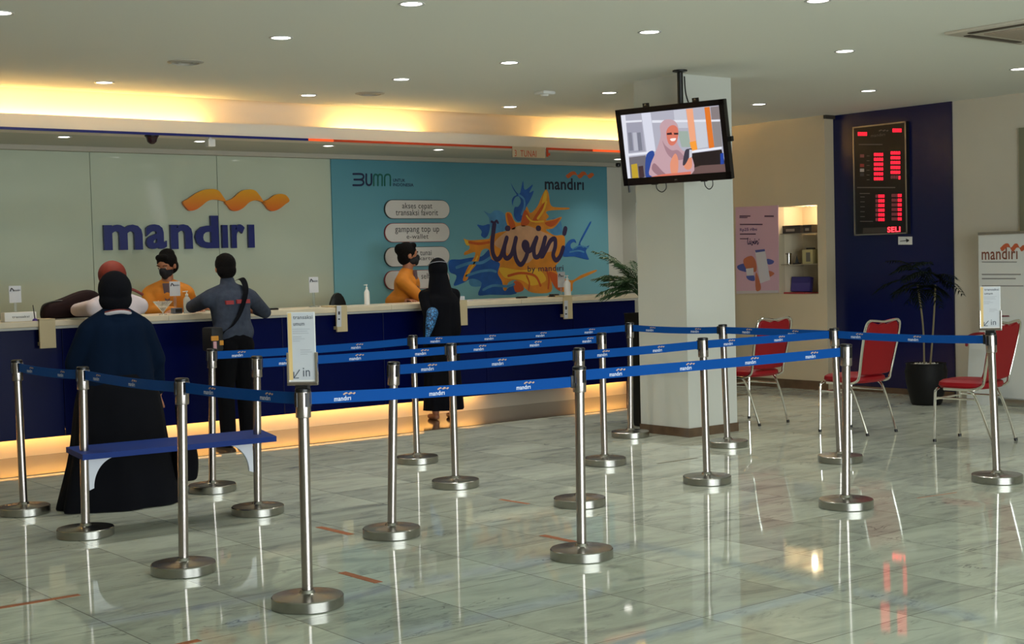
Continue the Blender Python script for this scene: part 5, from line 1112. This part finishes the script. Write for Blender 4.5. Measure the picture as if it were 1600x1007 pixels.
bm = bmesh.new(); loft(bm, [[T1.B((x, y_, z)) for x, y_, z in q_] for q_ in ([(-.04, .085, 1.335), (.04, .085, 1.335), (.008, .128, 1.10), (-.008, .128, 1.10)], [(-.04, .07, 1.335), (.04, .07, 1.335), (.008, .100, 1.10), (-.008, .100, 1.10)])]); obj('inner_blouse', bm, mat('grey_blouse', (96, 76, 84), .7), T1.root, smooth=False)
T2 = teller(632, 383, 12.45, -PI*.78, 'right bank teller in orange blazer turned sideways to the woman in black', .5, -.02, [((-.18, .02, 1.13), (-.08, -.14, 1.14), (.6, .7, 0), (0, 0, 1)), ((.03, -.26, 1.14), (.22, -.33, 1.15), (.1, 1, 0), (0, 0, 1))], ((0, -.085, .055), (.052, .055, .058)), lean=.04, h=1.62)
bm = bmesh.new(); loft(bm, [[T2.B((x, y_, z)) for x, y_, z in q_] for q_ in ([(-.045, .085, 1.34), (.045, .085, 1.34), (.010, .130, 1.06), (-.010, .130, 1.06)], [(-.045, .07, 1.34), (.045, .07, 1.34), (.01, .100, 1.06), (-.01, .100, 1.06)])]); obj('inner_blouse', bm, mat('grey_blouse', (96, 76, 84), .7), T2.root, smooth=False)

# --- woman in black at the counter
pb = at(684, 420, 1, 11.3)
A4 = Fig((pb.x+.0, 11.27), -.25, 1.56, 'woman in long black veil and robe with blue floral sleeve at the counter', lean=.06, yaw=-.2)
ar = [(wl(A4, pb.x-.17, 11.2, .98), wl(A4, pb.x-.08, 11.42, 1.16), (.4, 1, 0), (0, 0, 1)), (wl(A4, pb.x+.17, 11.32, 1.02), wl(A4, pb.x+.17, 11.56, 1.16), (.1, 1, 0), (0, 0, 1))]
A4.body(ar)
A4.robe(m_bk, 1, [(.10, .20, .17, 0, -.01), (.2, .195, .165, 0, -.01), (.5, .18, .15, 0, 0), (.8, .18, .15, 0, 0), (1.0, .17, .135, 0, .01), (1.2, .17, .12, 0, .03)], 8, 'robe', .05)
bm = bmesh.new()
for sg, (e, w, d_, n_) in zip((-1, 1), ar):
    e = Vector(e); w = Vector(w); sh = A4.B((sg*.155, 0, 1.235)); cap(bm, A4.B((sg*.05, 0, 1.26)), sh, .07, .062); cap(bm, sh, e, .064, .064); cap(bm, e, e.lerp(w, .9), .064, .045)
fuse('sleeves', bm, m_bk, A4.root, .011, 2)
bm = bmesh.new(); HM = A4.Hm(); R_ = HM.to_3x3().to_4x4(); ell(bm, HM @ Vector((0, -.02, .01)), (.098, .108, .118), R_)
cap(bm, HM @ Vector((0, -.03, -.04)), A4.B((0, -.03, 1.16)), .088, .14, 20); cap(bm, A4.B((-.02, -.03, 1.14)), A4.B((-.05, -.06, .80)), .15, .13, 20); cap(bm, A4.B((.05, -.01, 1.14)), A4.B((.06, -.03, .90)), .145, .13, 20)
fuse('veil', bm, m_bk, A4.root, .010, 2)
bm = bmesh.new(); pts = [HM @ Vector((.101*math.cos(a), -.02-.108*math.sin(a)*.85, .052+.03*math.sin(a))) for a in [PI*i/12 for i in range(13)]]; tube(bm, pts, .0035, 6); obj('white_band', bm, mat('band_grey', (150, 150, 160), .6), A4.root)
m_fl = bpy.data.materials.new('blue_floral'); m_fl.use_nodes = True; nt = m_fl.node_tree; vo = nt.nodes.new('ShaderNodeTexVoronoi'); vo.inputs['Scale'].default_value = 38; vo.feature = 'DISTANCE_TO_EDGE'; rp = nt.nodes.new('ShaderNodeValToRGB'); rp.color_ramp.elements[0].position = .04; rp.color_ramp.elements[0].color = srgb((14, 30, 60)); rp.color_ramp.elements[1].position = .16; rp.color_ramp.elements[1].color = srgb((60, 130, 190)); tcx = nt.nodes.new('ShaderNodeTexCoord'); nt.links.new(tcx.outputs['Object'], vo.inputs['Vector']); nt.links.new(vo.outputs['Distance'], rp.inputs[0]); nt.links.new(rp.outputs[0], nt.nodes['Principled BSDF'].inputs['Base Color'])
bm = bmesh.new(); c0 = wl(A4, pb.x-.19, 11.14, 1.04); c1 = wl(A4, pb.x-.235, 11.12, .93); c2 = wl(A4, pb.x-.29, 11.12, .76); cap(bm, c0, c1, .058, .045); cap(bm, c1, c2, .045, .006); fuse('floral_sleeve', bm, m_fl, A4.root, .008, 1)
for o in [x for x in C.objects if x.parent == A4.root and x.name.startswith('body')]: pass
